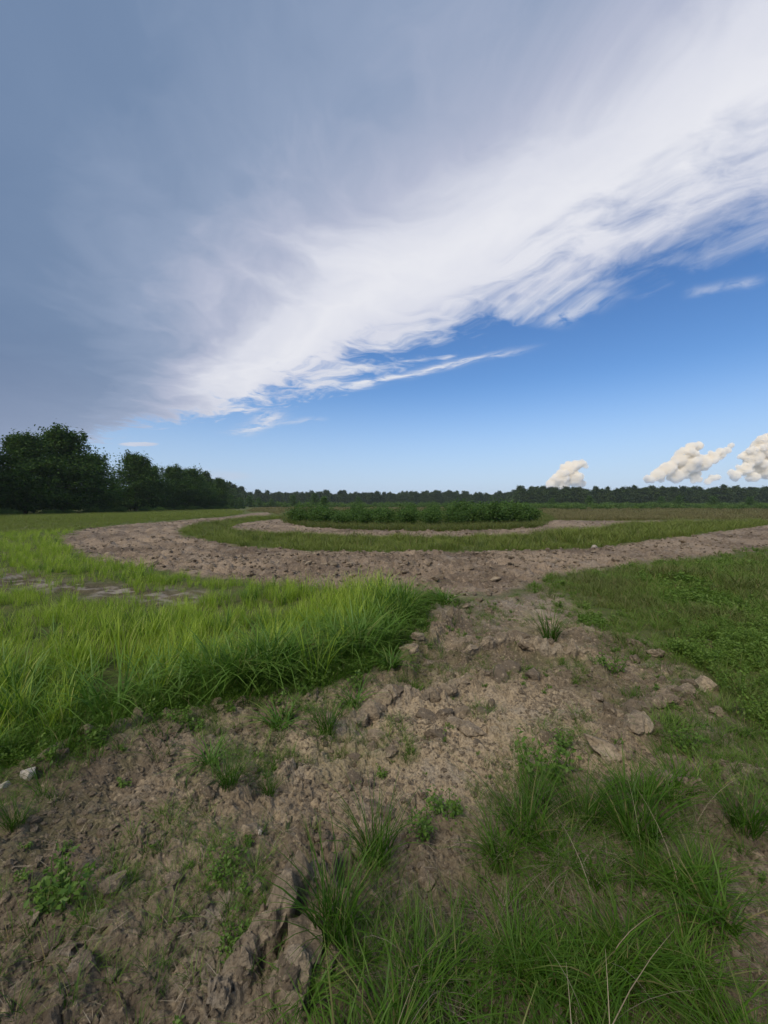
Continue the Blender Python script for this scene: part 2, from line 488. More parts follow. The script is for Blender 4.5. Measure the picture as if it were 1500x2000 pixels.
def plain_material(name, a, b_, scale, rough=0.9, bump=0.3):
    m, nt = new_mat(name)
    out = nt.nodes.new('ShaderNodeOutputMaterial'); b = nt.nodes.new('ShaderNodeBsdfPrincipled')
    tcn = nt.nodes.new('ShaderNodeTexCoord'); n = noise(nt, tcn.outputs['Object'], scale, 6, 0.6)
    nt.links.new(mixc(nt, n.smooth(0.3, 0.7), a, b_), b.inputs['Base Color'])
    b.inputs['Roughness'].default_value = rough; b.inputs['Specular IOR Level'].default_value = 0.2
    bp = nt.nodes.new('ShaderNodeBump'); bp.inputs['Strength'].default_value = bump; bp.inputs['Distance'].default_value = 0.02
    nt.links.new(n.s, bp.inputs['Height']); nt.links.new(bp.outputs[0], b.inputs['Normal'])
    nt.links.new(b.outputs[0], out.inputs[0])
    return m


M_SOIL = soil_material('clay_soil', (0.42, 0.335, 0.225), (0.125, 0.099, 0.07), (0.31, 0.28, 0.235))
M_CLOD = soil_material('clod_clay', (0.40, 0.32, 0.22), (0.16, 0.127, 0.09), (0.31, 0.28, 0.235), 0.12, 0.012)
M_TRACK = soil_material('ploughed_soil', (0.36, 0.28, 0.20), (0.135, 0.103, 0.076), (0.30, 0.26, 0.215), 0.5)
M_FIELD = soil_material('field_soil', (0.20, 0.16, 0.10), (0.10, 0.085, 0.05), (0.2, 0.18, 0.14), 0.4)
M_STONE = plain_material('pale_stone', (0.50, 0.46, 0.40), (0.32, 0.28, 0.23), 5)
M_BARK = plain_material('bark', (0.10, 0.08, 0.06), (0.05, 0.04, 0.03), 6)
M_RICE = leaf_material('young_cereal_leaf', (0.165, 0.30, 0.018), (0.35, 0.48, 0.04), (0.40, 0.49, 0.065), 0.42, (0.42, 0.42, 0.14))
M_LUSH = leaf_material('lush_grass_leaf', (0.06, 0.15, 0.014), (0.13, 0.25, 0.03), (0.19, 0.31, 0.05), 0.38, (0.24, 0.25, 0.07))
M_FINE = leaf_material('fine_grass_leaf', (0.028, 0.085, 0.005), (0.085, 0.185, 0.011), (0.11, 0.20, 0.022), 0.34, (0.24, 0.19, 0.09), gloss=0.012)
M_MIX = leaf_material('meadow_grass_leaf', (0.07, 0.115, 0.018), (0.16, 0.20, 0.04), (0.18, 0.19, 0.06), 0.32, (0.22, 0.14, 0.07))
M_OLIVE = leaf_material('olive_meadow_leaf', (0.11, 0.115, 0.035), (0.22, 0.205, 0.075), (0.24, 0.20, 0.10), 0.3, (0.20, 0.12, 0.07))
M_STRAW = leaf_material('dry_straw', (0.20, 0.155, 0.10), (0.38, 0.32, 0.23), None, 0.1)
M_WEED = leaf_material('weed_leaf', (0.075, 0.16, 0.018), (0.17, 0.27, 0.04), None, 0.38)
M_TREE = leaf_material('tree_leaf', (0.035, 0.085, 0.018), (0.125, 0.20, 0.042), None, 0.32, gloss=0.006)
M_SHRUB = leaf_material('shrub_leaf', (0.055, 0.125, 0.03), (0.16, 0.25, 0.055), None, 0.32, gloss=0.008)
M_WOOD = leaf_material('far_tree_leaf', (0.035, 0.07, 0.025), (0.08, 0.12, 0.035), None, 0.2, gloss=0.006)
M_STRIP = leaf_material('strip_grass_leaf', (0.10, 0.16, 0.02), (0.21, 0.27, 0.045), (0.23, 0.26, 0.06), 0.35, (0.16, 0.11, 0.05))
M_RFINE = leaf_material('right_grass_leaf', (0.075, 0.16, 0.014), (0.17, 0.27, 0.032), (0.19, 0.27, 0.05), 0.36, (0.28, 0.19, 0.09))

# ------------------------------------------------------------------ ground: one sheet, finer near the viewer
def build_ground():
    th = np.concatenate([np.radians(np.arange(-75, 75.01, 0.23)), np.radians(np.arange(79, 282, 4.0))])
    rr = [0.35]
    while rr[-1] < 1600:
        r = rr[-1]
        k = 0.02 if r < 0.8 else 0.0047 if r < 9 else 0.0075 if r < 14 else 0.012 if r < 80 else 0.045
        rr.append(r * (1 + k))
    rr = np.array(rr); nr, na = len(rr), len(th)
    R, A = np.meshgrid(rr, th, indexing='ij')
    x = (R * np.sin(A)).ravel(); y = (R * np.cos(A)).ravel()
    x = np.append(x, 0.0); y = np.append(y, 0.0)
    m = masks(x, y); z = height(x, y, m)
    V = np.stack([x, y, z], 1)
    f = sstep(-0.25, 0.45, m['front'] + 0.3 * fbm(x / 0.45, y / 0.45, 3, 127)); o = sstep(-0.15, 0.35, m['outer'] + 0.15 * fbm(x / 0.6, y / 0.6, 3, 128)); i = sstep(-0.1, 0.3, m['inner']); mud = sstep(-0.3, 0.5, m['mud'])
    bare = np.maximum.reduce([f, o, i, mud])
    sparse = sstep(0.05, 0.5, fbm(x / 0.7, y / 0.7, 4, 121)) * 0.5
    green = np.clip(1 - bare + sparse * f * 0.5, 0, 1)
    tanc = G(880, 1430)
    tan = 0.35 + 0.7 * np.exp(-(((x - tanc[0]) / 0.9) ** 2 + ((y - tanc[1]) / 0.75) ** 2)) + 0.15 * fbm(x / 1.5, y / 1.5, 2, 131)
    t2 = G(570, 1480); tan += 0.3 * np.exp(-(((x - t2[0]) / 0.35) ** 2 + ((y - t2[1]) / 0.2) ** 2))
    tan = np.where((o > 0.5) | (i > 0.5), 0.5 + 0.25 * fbm(x / 3, y / 3, 3, 141), tan)
    pale = mud * 0.95 * sstep(-0.1, 0.5, fbm(x / 0.5, y / 0.25, 4, 151, 0.65))
    dleft, _ = line_d(GP([(0, 1520), (150, 1450), (340, 1400), (560, 1355), (680, 1320)]), x, y)
    pale += 0.5 * np.exp(-(dleft / 0.12) ** 2) * sstep(-0.2, 0.3, fbm(x / 0.2, y / 0.2, 3, 161))
    dfar, _ = line_d(GP([(870, 1180), (980, 1190), (1120, 1180)]), x, y)
    pale += 0.35 * np.exp(-(dfar / 0.7) ** 2)
    # quads
    I = np.arange(nr - 1)[:, None]; J = np.arange(na)[None, :]; J2 = (J + 1) % na
    quads = np.stack([I * na + J, I * na + J2, (I + 1) * na + J2, (I + 1) * na + J], -1).reshape(-1, 4)
    quads = quads[:, ::-1]
    c = len(x) - 1
    tris = np.stack([np.full(na, c), (np.arange(na) + 1) % na, np.arange(na)], -1)
    fz = np.zeros(len(quads), int)
    fm = {k: m[k][quads].mean(1) for k in m}
    fz[fm['inner'] > 0] = 2
    fz[fm['outer'] > 0] = 1
    fz[fm['front'] > 0] = 3
    objs = {}
    for zid, nm, mat, lab in ((0, 'field', M_FIELD, None), (1, 'dirt_track', M_TRACK, None), (2, 'dirt_track', M_TRACK, None), (3, 'bare_ground', M_SOIL, None)):
        q = quads[fz == zid]; fl = [q]
        if zid == 3: fl.append(tris)
        allv = np.unique(np.concatenate([g.ravel() for g in fl])); remap = np.zeros(len(V), int); remap[allv] = np.arange(len(allv))
        me = mesh_np(nm, V[allv], [remap[g] for g in fl], [mat], zid != 3, {'tan': tan[allv], 'green': green[allv], 'pale': pale[allv]})
        ob = link(nm, me); tag(ob, kind='structure'); objs[zid] = ob
    objs[0]['label'] = 'flat green field under the grass, reaching to the far wood'
    objs[1]['label'] = 'wide ploughed dirt track curving round the grass strip'
    objs[2]['label'] = 'narrow inner dirt track round the island of shrubs'
    objs[3]['label'] = 'broken clay soil in the foreground'
    return objs


GROUND = build_ground()


# ------------------------------------------------------------------ plants: blades and leaves as numpy meshes
def blades(n, hmin, hmax, spread, width, bend, seed, seg=4, lean=0.15, droop=0.0):
    r = np.random.default_rng(seed)
    ang = r.uniform(0, 2 * math.pi, n); rad = spread * np.sqrt(r.uniform(0, 1, n))
    bx, by = rad * np.cos(ang), rad * np.sin(ang)
    h = r.uniform(hmin, hmax, n); w = width * r.uniform(0.6, 1.3, n)
    da = np.where(r.uniform(0, 1, n) < 0.7, ang + r.normal(0, 0.7, n), r.uniform(0, 2 * math.pi, n))
    bd = bend * r.uniform(0.3, 1.4, n); ln = lean * r.uniform(0.2, 1.6, n)
    s = np.linspace(0, 1, seg + 1)
    S = s[None, :]
    hor = h[:, None] * (ln[:, None] * S + bd[:, None] * S ** 2.2)
    z = h[:, None] * (S - (0.35 * bd[:, None] + droop * bd[:, None]) * S ** 2.6)
    cx = bx[:, None] + np.cos(da)[:, None] * hor; cy = by[:, None] + np.sin(da)[:, None] * hor
    wd = w[:, None] * np.clip(1.0 - S, 0.02, 1) ** 0.55 * (0.55 + 0.45 * np.minimum(1, S * 4))
    ta = da + math.pi / 2 + r.normal(0, 0.5, n)
    ox, oy = np.cos(ta)[:, None] * wd / 2, np.sin(ta)[:, None] * wd / 2
    L = np.stack([cx - ox, cy - oy, z], -1); Rr = np.stack([cx + ox, cy + oy, z], -1)
    V = np.stack([L, Rr], 2).reshape(-1, 3)
    k = 2 * (seg + 1)
    base = (np.arange(n) * k)[:, None] + (np.arange(seg) * 2)[None, :]
    Q = np.stack([base, base + 1, base + 3, base + 2], -1).reshape(-1, 4)
    rnd = np.repeat(r.uniform(0, 1, n), k); t = np.tile(np.repeat(s, 2), n)
    return V, Q, rnd, t


def leaves(P, size, seed, up=0.5, aspect=0.6, nrm=None):
    """one bent leaf (two triangles folded on the midrib) at every point"""
    r = np.random.default_rng(seed); n = len(P)
    d = r.normal(0, 1, (n, 3))
    if nrm is not None: d = d * 0.6 + nrm
    d[:, 2] = d[:, 2] * (1 - up * 0.6)
    d /= np.linalg.norm(d, axis=1)[:, None] + 1e-9
    nv = r.normal(0, 1, (n, 3)); nv[:, 2] = np.abs(nv[:, 2]) + up * 2.0
    s = np.cross(d, nv); s /= np.linalg.norm(s, axis=1)[:, None] + 1e-9
    nn = np.cross(s, d)
    L = size * r.uniform(0.55, 1.35, n)[:, None]
    a = P - d * L * 0.5; b = P + d * L * 0.5
    lft = P + s * L * aspect * 0.5 + nn * L * 0.12; rgt = P - s * L * aspect * 0.5 + nn * L * 0.12
    V = np.stack([a, lft, b, rgt], 1).reshape(-1, 3)
    i = (np.arange(n) * 4)[:, None]
    F = np.concatenate([np.concatenate([i, i + 1, i + 2], 1), np.concatenate([i, i + 2, i + 3], 1)])
    return V, F, np.repeat(r.uniform(0, 1, n), 4), np.tile([0, 0.5, 1, 0.5], n)


def blade_mesh(name, mat, *a, **k):
    V, Q, rnd, t = blades(*a, **k)
    return mesh_np(name, V, Q, [mat], True, {'rnd': rnd, 't': t})


def joined_blades(name, mat, parts):
    Vs, Qs, Rs, Ts, off = [], [], [], [], 0
    for V, Q, rnd, t in parts:
        Vs.append(V); Qs.append(Q + off); Rs.append(rnd); Ts.append(t); off += len(V)
    return mesh_np(name, np.concatenate(Vs), [q for q in Qs], [mat], True, {'rnd': np.concatenate(Rs), 't': np.concatenate(Ts)})


def tube(pts, radii, sides=6):
    pts = np.asarray(pts, float); V = []; 
    for k, p_ in enumerate(pts):
        d = pts[min(k + 1, len(pts) - 1)] - pts[max(k - 1, 0)]; d /= np.linalg.norm(d) + 1e-9
        a = np.cross(d, (0.3, 0.9, 0.1)); a /= np.linalg.norm(a) + 1e-9; b = np.cross(d, a)
        for j in range(sides):
            t = 2 * math.pi * j / sides
            V.append(p_ + radii[k] * (math.cos(t) * a + math.sin(t) * b))
    Q = []
    for k in range(len(pts) - 1):
        for j in range(sides):
            Q.append((k * sides + j, k * sides + (j + 1) % sides, (k + 1) * sides + (j + 1) % sides, (k + 1) * sides + j))
    return np.array(V), np.array(Q)


def weed_mesh(name, mat, h, seed, stems=5, leaf=0.035, per=26, spread=0.08):
    r = np.random.default_rng(seed); P = []
    parts = []
    for s in range(stems):
        a = r.uniform(0, 6.28); hh = h * r.uniform(0.6, 1.1); b0 = np.array([math.cos(a), math.sin(a), 0]) * spread * r.uniform(0.1, 0.6)
        tipv = b0 + np.array([math.cos(a) * hh * r.uniform(0.15, 0.6), math.sin(a) * hh * r.uniform(0.15, 0.6), hh])
        for k in range(per):
            t = r.uniform(0.15, 1.0); p_ = b0 + (tipv - b0) * t + r.normal(0, 0.035 * h / 0.2 * (1.15 - 0.5 * t), 3) * np.array([1, 1, 0.5])
            p_[2] = max(p_[2], 0.01); P.append(p_)
        parts.append((b0, tipv))
    V, F, rnd, t = leaves(np.array(P), leaf, seed + 1, 0.6, 0.62)
    Vs, Fs, off = [V], [F], len(V); R_, T_ = [rnd], [t]
    for b0, tp in parts:
        tv, tq = tube([b0 - (0, 0, 0.02), (b0 + tp) / 2 + r.normal(0, 0.01, 3), tp], [0.004, 0.003, 0.0015], 4)
        Vs.append(tv); Fs.append(tq + off); off += len(tv); R_.append(np.full(len(tv), 0.3)); T_.append(np.zeros(len(tv)))
    return mesh_np(name, np.concatenate(Vs), Fs, [mat], True, {'rnd': np.concatenate(R_), 't': np.concatenate(T_)})


# ------------------------------------------------------------------ scatter (uncountable stuff) with geometry nodes
PROTO = bpy.data.collections.new('plant_kinds')


def scatter(name, meshes, P, rz, sc, tint, label, cat, parent=None, tilt=None, zs=None):
    """ONE stuff object: copies of small meshes on points"""
    n = len(P)
    col = bpy.data.collections.new(name + '_kinds')
    for k, me in enumerate(meshes):
        o = bpy.data.objects.new('%s_kind_%02d' % (name, k), me); col.objects.link(o)
    me = bpy.data.meshes.new(name); me.vertices.add(n); me.vertices.foreach_set('co', np.asarray(P, np.float32).ravel())
    rot = np.zeros((n, 3), np.float32); rot[:, 2] = rz
    if tilt is not None: rot[:, :2] = tilt
    scl = np.repeat(np.asarray(sc, np.float32)[:, None], 3, 1)
    if zs is not None: scl[:, 2] *= zs
    for nm, dt, a, key in (('rot', 'FLOAT_VECTOR', rot, 'vector'), ('scl', 'FLOAT_VECTOR', scl, 'vector'),
                           ('tint', 'FLOAT', np.asarray(tint, np.float32), 'value'),
                           ('pick', 'INT', np.random.default_rng(5).integers(0, len(meshes), n).astype(np.int32), 'value')):
        at = me.attributes.new(nm, dt, 'POINT'); at.data.foreach_set(key, a.ravel())
    ob = link(name, me, parent)
    g = bpy.data.node_groups.new(name, 'GeometryNodeTree')
    g.interface.new_socket('Geometry', in_out='INPUT', socket_type='NodeSocketGeometry')
    g.interface.new_socket('Geometry', in_out='OUTPUT', socket_type='NodeSocketGeometry')
    gi = g.nodes.new('NodeGroupInput'); go = g.nodes.new('NodeGroupOutput')
    ci = g.nodes.new('GeometryNodeCollectionInfo'); ci.inputs[0].default_value = col
    ci.inputs['Separate Children'].default_value = True; ci.inputs['Reset Children'].default_value = True
    mp = g.nodes.new('GeometryNodeMeshToPoints'); ip = g.nodes.new('GeometryNodeInstanceOnPoints')
    def na(nm, dt):
        a = g.nodes.new('GeometryNodeInputNamedAttribute'); a.data_type = dt; a.inputs[0].default_value = nm; return a.outputs[0]
    e2r = g.nodes.new('FunctionNodeEulerToRotation')
    L = g.links.new
    L(gi.outputs[0], mp.inputs[0]); L(mp.outputs[0], ip.inputs['Points']); L(ci.outputs[0], ip.inputs['Instance'])
    ip.inputs['Pick Instance'].default_value = True
    L(na('pick', 'INT'), ip.inputs['Instance Index']); L(na('rot', 'FLOAT_VECTOR'), e2r.inputs[0]); L(e2r.outputs[0], ip.inputs['Rotation'])
    L(na('scl', 'FLOAT_VECTOR'), ip.inputs['Scale']); L(ip.outputs[0], go.inputs[0])
    md = ob.modifiers.new('scatter', 'NODES'); md.node_group = g
    tag(ob, label, cat if parent is None else None, None, 'stuff')
    return ob


def sample(poly, dens, seed, maxd=None, edge=0.0):
    """random points in a ground polygon, density a function of distance from the viewer"""
    r = np.random.default_rng(seed)
    lo, hi = poly.min(0), poly.max(0); pts = []
    rings = [0.0, 2, 4, 6, 9, 13, 20, 30, 45, 70, 110, 180, 300]
    for a, b in zip(rings[:-1], rings[1:]):
        if maxd and a >= maxd: break
        d = dens(0.5 * (a + b))
        x0, x1 = max(lo[0], -b), min(hi[0], b); y0, y1 = max(lo[1], -2 if b > 2 else -b), min(hi[1], b)
        if x1 <= x0 or y1 <= y0: continue
        n = r.poisson(d * (x1 - x0) * (y1 - y0))
        if n > 600000: n = 600000
        x = r.uniform(x0, x1, n); y = r.uniform(y0, y1, n); rr = np.hypot(x, y)
        k = (rr >= a) & (rr < b) & (np.abs(x) < 1.25 * np.abs(y) + 3.0)
        x, y = x[k], y[k]
        jx = fbm(x / 0.6, y / 0.6, 3, 203) * np.clip(0.02 * np.hypot(x, y), 0.05, 0.4)
        k = poly_sd(poly, x + jx, y) > edge
        pts.append(np.stack([x[k], y[k]], 1))
    return np.concatenate(pts) if pts else np.zeros((0, 2))


def on_ground(xy, sink=0.01):
    return np.column_stack([xy, height(xy[:, 0], xy[:, 1]) - sink])


def U(n, a, b, seed): return np.random.default_rng(seed).uniform(a, b, n)


# ---- left meadow of young cereal grass
rice = [blade_mesh('cereal_tuft', M_RICE, 16, 0.32, 0.52, 0.07, 0.011, 0.35, 300 + k, lean=0.10) for k in range(5)]
lush = [blade_mesh('lush_tuft', M_LUSH, 20, 0.35, 0.62, 0.09, 0.014, 0.75, 320 + k, seg=5, lean=0.14, droop=0.25) for k in range(5)]
fine = [blade_mesh('fine_tuft', M_FINE, 26, 0.10, 0.26, 0.06, 0.005, 0.7, 340 + k, lean=0.35, droop=0.1) for k in range(5)]
mixg = [blade_mesh('meadow_tuft', M_MIX, 18, 0.14, 0.34, 0.12, 0.012, 0.5, 360 + k, lean=0.3) for k in range(4)]
oliv = [blade_mesh('olive_tuft', M_OLIVE, 26, 0.30, 0.62, 0.38, 0.03, 0.35, 380 + k, seg=3, lean=0.2) for k in range(4)]
stripg = [blade_mesh('strip_tuft', M_STRIP, 18, 0.14, 0.34, 0.12, 0.012, 0.5, 365 + k, lean=0.3) for k in range(4)]
rfine = [blade_mesh('right_tuft', M_RFINE, 26, 0.10, 0.24, 0.07, 0.0055, 0.7, 345 + k, lean=0.4, droop=0.1) for k in range(5)]
weeds = [weed_mesh('weed', M_WEED, 0.15, 400 + k) for k in range(4)]
straw = [blade_mesh('straw', M_STRAW, 3, 0.012, 0.03, 0.05, 0.003, 0.3, 420 + k, seg=3, lean=3.2, droop=0.2) for k in range(5)]

EDGE_R = GP([(520, 1345), (600, 1338), (680, 1310), (745, 1270), (790, 1236), (803, 1204), (780, 1182)])


def left_meadow():
    P = sample(LEFT, lambda d: 110 if d < 9 else 60 if d < 13 else 24 if d < 20 else 12 if d < 45 else 7 if d < 75 else 2.5, 501, 150, 0.03)
    x, y = P[:, 0], P[:, 1]; rr = np.hypot(x, y)
    md = poly_sd(MUD, x + 0.5 * fbm(x, y, 2, 7), y + 0.4 * fbm(x, y, 2, 8))
    r = np.random.default_rng(3)
    keep = ~((md > 0.0) & (r.uniform(0, 1, len(x)) < 0.72 + 0.25 * np.sign(fbm(x / 0.6, y / 0.3, 2, 157))))
    bare_n = fbm(x / 1.3, y / 1.3, 3, 91)
    keep &= ~((bare_n < -0.95) & (rr < 15))
    de, _ = line_d(EDGE_R, x, y)
    thin_ = np.clip(0.72 + 1.1 * fbm(x / 0.9, y / 0.9, 3, 99) + 0.5 * np.exp(-(de / 0.6) ** 2), 0.3, 1); keep &= (r.uniform(0, 1, len(x)) < thin_) | (rr > 14)
    hh = 0.62 + 0.2 * fbm(x / 1.5, y / 1.5, 2, 93) + 0.16 * fbm(x / 0.35, y / 0.35, 2, 94)
    hh = hh + 0.45 * np.exp(-(de / 0.8) ** 2)
    hh = np.where((md > -1.6) & (x < -0.8) & (md < 0), hh * (0.62 + 0.38 * np.clip(-md / 1.6, 0, 1)), hh)
    hh = np.where(md > 0, 0.4, hh)
    lf = np.exp(-((x + 2.3) / 0.7) ** 2 - ((y - 2.9) / 0.6) ** 2); hh = hh + 0.3 * lf
    hh = np.where(rr > 12, 0.5 + 0.1 * fbm(x / 4, y / 4, 2, 95), hh)
    x, y, hh, rr, de, lf = x[keep], y[keep], hh[keep], rr[keep], de[keep], lf[keep]
    big = np.where(rr < 9, 1.0, np.where(rr < 20, 1.25, np.where(rr < 45, 1.9, 3.0)))
    P3 = on_ground(np.column_stack([x, y]))
    tint = np.clip(0.55 + 0.7 * fbm(x / 0.9, y / 0.9, 3, 97) - 0.2 * np.exp(-(de / 0.5) ** 2), 0, 1)
    isl = r.uniform(0, 1, len(x))
    # dark lush grass along the near right edge and the wet left corner, cereal elsewhere
    lushm = isl < np.clip(0.85 * np.exp(-(de / 0.45) ** 2) + 0.7 * lf + 0.04 + 0.35 * sstep(0.25, 0.6, fbm(x / 1.4, y / 1.0, 2, 101)), 0, 0.95)
    far = rr > 28
    n = len(x)
    rz = r.uniform(0, 6.28, n); sc = hh * r.uniform(0.62, 1.25, n)
    a = ~lushm & ~far
    scatter('cereal_grass', rice, P3[a], rz[a], sc[a] * big[a] ** 0.6, tint[a], 'bright yellow-green young cereal grass covering the left field', 'grass', zs=1 / big[a] ** 0.3)
    a = lushm & ~far
    scatter('lush_grass', lush, P3[a], rz[a], sc[a] * 0.95, tint[a], 'tall dark green arching grass along the near edge of the left field', 'grass')
    a = far
    scatter('field_edge_grass', stripg, P3[a], rz[a], sc[a] * big[a] * 0.9, tint[a], 'darker green grass at the foot of the left tree row', 'grass', zs=0.8)


left_meadow()


def low_edge():
    """low weeds and matted grass in front of the cereal grass"""
    line = GP([(-60, 1520), (60, 1470), (150, 1425), (250, 1395), (340, 1378), (430, 1355), (520, 1335), (600, 1330), (690, 1310), (752, 1272), (805, 1215), (812, 1185), (850, 1172)])
    r = np.random.default_rng(9); seg = r.integers(0, len(line) - 1, 1500); t = r.uniform(0, 1, 1500)[:, None]
    xy = line[seg] * (1 - t) + line[seg + 1] * t + r.normal(0, 1, (1500, 2)) * np.where(r.uniform(0, 1, (1500, 1)) < 0.7, 0.09, 0.26)
    P3 = on_ground(xy)
    h = r.uniform(0, 1, 1500); a = h < 0.7
    scatter('verge_grass', fine, P3[a], r.uniform(0, 6.28, a.sum()), r.uniform(0.4, 0.95, a.sum()), r.uniform(0, 0.8, a.sum()), 'low matted grass where the left field meets the bare clay', 'grass')
    a = ~a
    scatter('verge_weeds', weeds, P3[a], r.uniform(0, 6.28, a.sum()), r.uniform(0.35, 0.8, a.sum()), r.uniform(0, 0.8, a.sum()), 'small leafy weeds along the edge of the left field', 'weeds')


low_edge()


def right_grass():
    P = sample(RIGHT, lambda d: 420 if d < 4 else 300 if d < 6 else 160 if d < 9 else 70 if d < 13 else 22 if d < 25 else 5, 511, 60, -1.3)
    x, y = P[:, 0], P[:, 1]; rr = np.hypot(x, y); r = np.random.default_rng(13)
    ed = poly_sd(RIGHT, x, y)
    thick = sstep(-0.1, 0.9, ed) * 0.75 + 0.35 + 0.6 * fbm(x / 0.8, y / 0.8, 3, 171)
    prob = np.where(ed < 0, 1.0 * np.exp(ed / 0.5) * np.clip(0.6 + 1.6 * fbm(x / 0.35, y / 0.35, 3, 177), 0, 1.6), np.clip(thick, 0.3, 1))
    prob = np.where((ed < 0) & (poly_sd(OUTER, x, y) > 0.15) & (poly_sd(FRONT, x, y) < 0), 0, prob)
    k = r.uniform(0, 1, len(x)) < prob
    x, y, rr, ed = x[k], y[k], rr[k], ed[k]
    P3 = on_ground(np.column_stack([x, y])); n = len(x)
    mixn = fbm(x / 1.1, y / 1.1, 3, 173) + r.normal(0, 0.25, n)
    big = np.where(rr < 9, 1.0, 1.5); sc = r.uniform(0.5, 1.0, n) * big * (0.75 + 0.35 * sstep(0, 1.5, ed))
    tint = np.clip(0.45 + 0.5 * fbm(x / 0.9, y / 0.9, 3, 175), 0, 1); rz = r.uniform(0, 6.28, n)
    a = mixn > 0.42
    scatter('right_weeds', weeds, P3[a], rz[a], sc[a] * 0.95, tint[a], 'low leafy weeds in the grass on the right', 'weeds')
    b = (mixn > -0.15) & ~a
    scatter('right_grass', rfine, P3[b], rz[b], sc[b] * 1.0, tint[b], 'short fine grass covering the right side', 'grass')
    c = mixn <= -0.15
    scatter('right_mixed_grass', mixg, P3[c], rz[c], sc[c] * 0.75, tint[c], 'short mixed meadow grass on the right with brown stems', 'grass')


right_grass()


def right_corner():
    """lush leafy weeds at the near corner of the right grass, thin grass on the clay below it"""
    r = np.random.default_rng(71)
    big = [weed_mesh('leafy_weed', M_WEED, 0.22, 470 + k, 9, 0.022, 48, 0.14) for k in range(4)]
    poly = GP([(1275, 1265), (1350, 1235), (1500, 1210), (1750, 1230), (1750, 1420), (1500, 1430), (1420, 1395), (1385, 1340), (1330, 1300)])
    P = sample(poly, lambda d: 46, 561, 9, 0.0); k = fbm(P[:, 0] / 0.5, P[:, 1] / 0.5, 3, 179) + r.normal(0, 0.2, len(P)) > -0.12; P = P[k]; n = len(P)
    scatter('lush_weeds', big, on_ground(P), r.uniform(0, 6.28, n), r.uniform(0.4, 0.95, n), r.uniform(0.2, 1, n), 'lush leafy weeds at the right edge above the bare clay', 'weeds')
    poly = GP([(1290, 1400), (1430, 1410), (1560, 1450), (1700, 1560), (1700, 1900), (1450, 1900), (1430, 1700), (1400, 1600), (1300, 1540), (1230, 1500)])
    P = sample(poly, lambda d: 170, 563, 6, 0.0); k = fbm(P[:, 0] / 0.3, P[:, 1] / 0.3, 3, 189) + r.normal(0, 0.15, len(P)) > -0.05; P = P[k]; n = len(P)
    scatter('corner_grass', rfine + fine, on_ground(P), r.uniform(0, 6.28, n), r.uniform(0.25, 0.8, n), r.uniform(0, 0.8, n), 'patchy short grass on the clay at the right edge', 'grass')


right_corner()


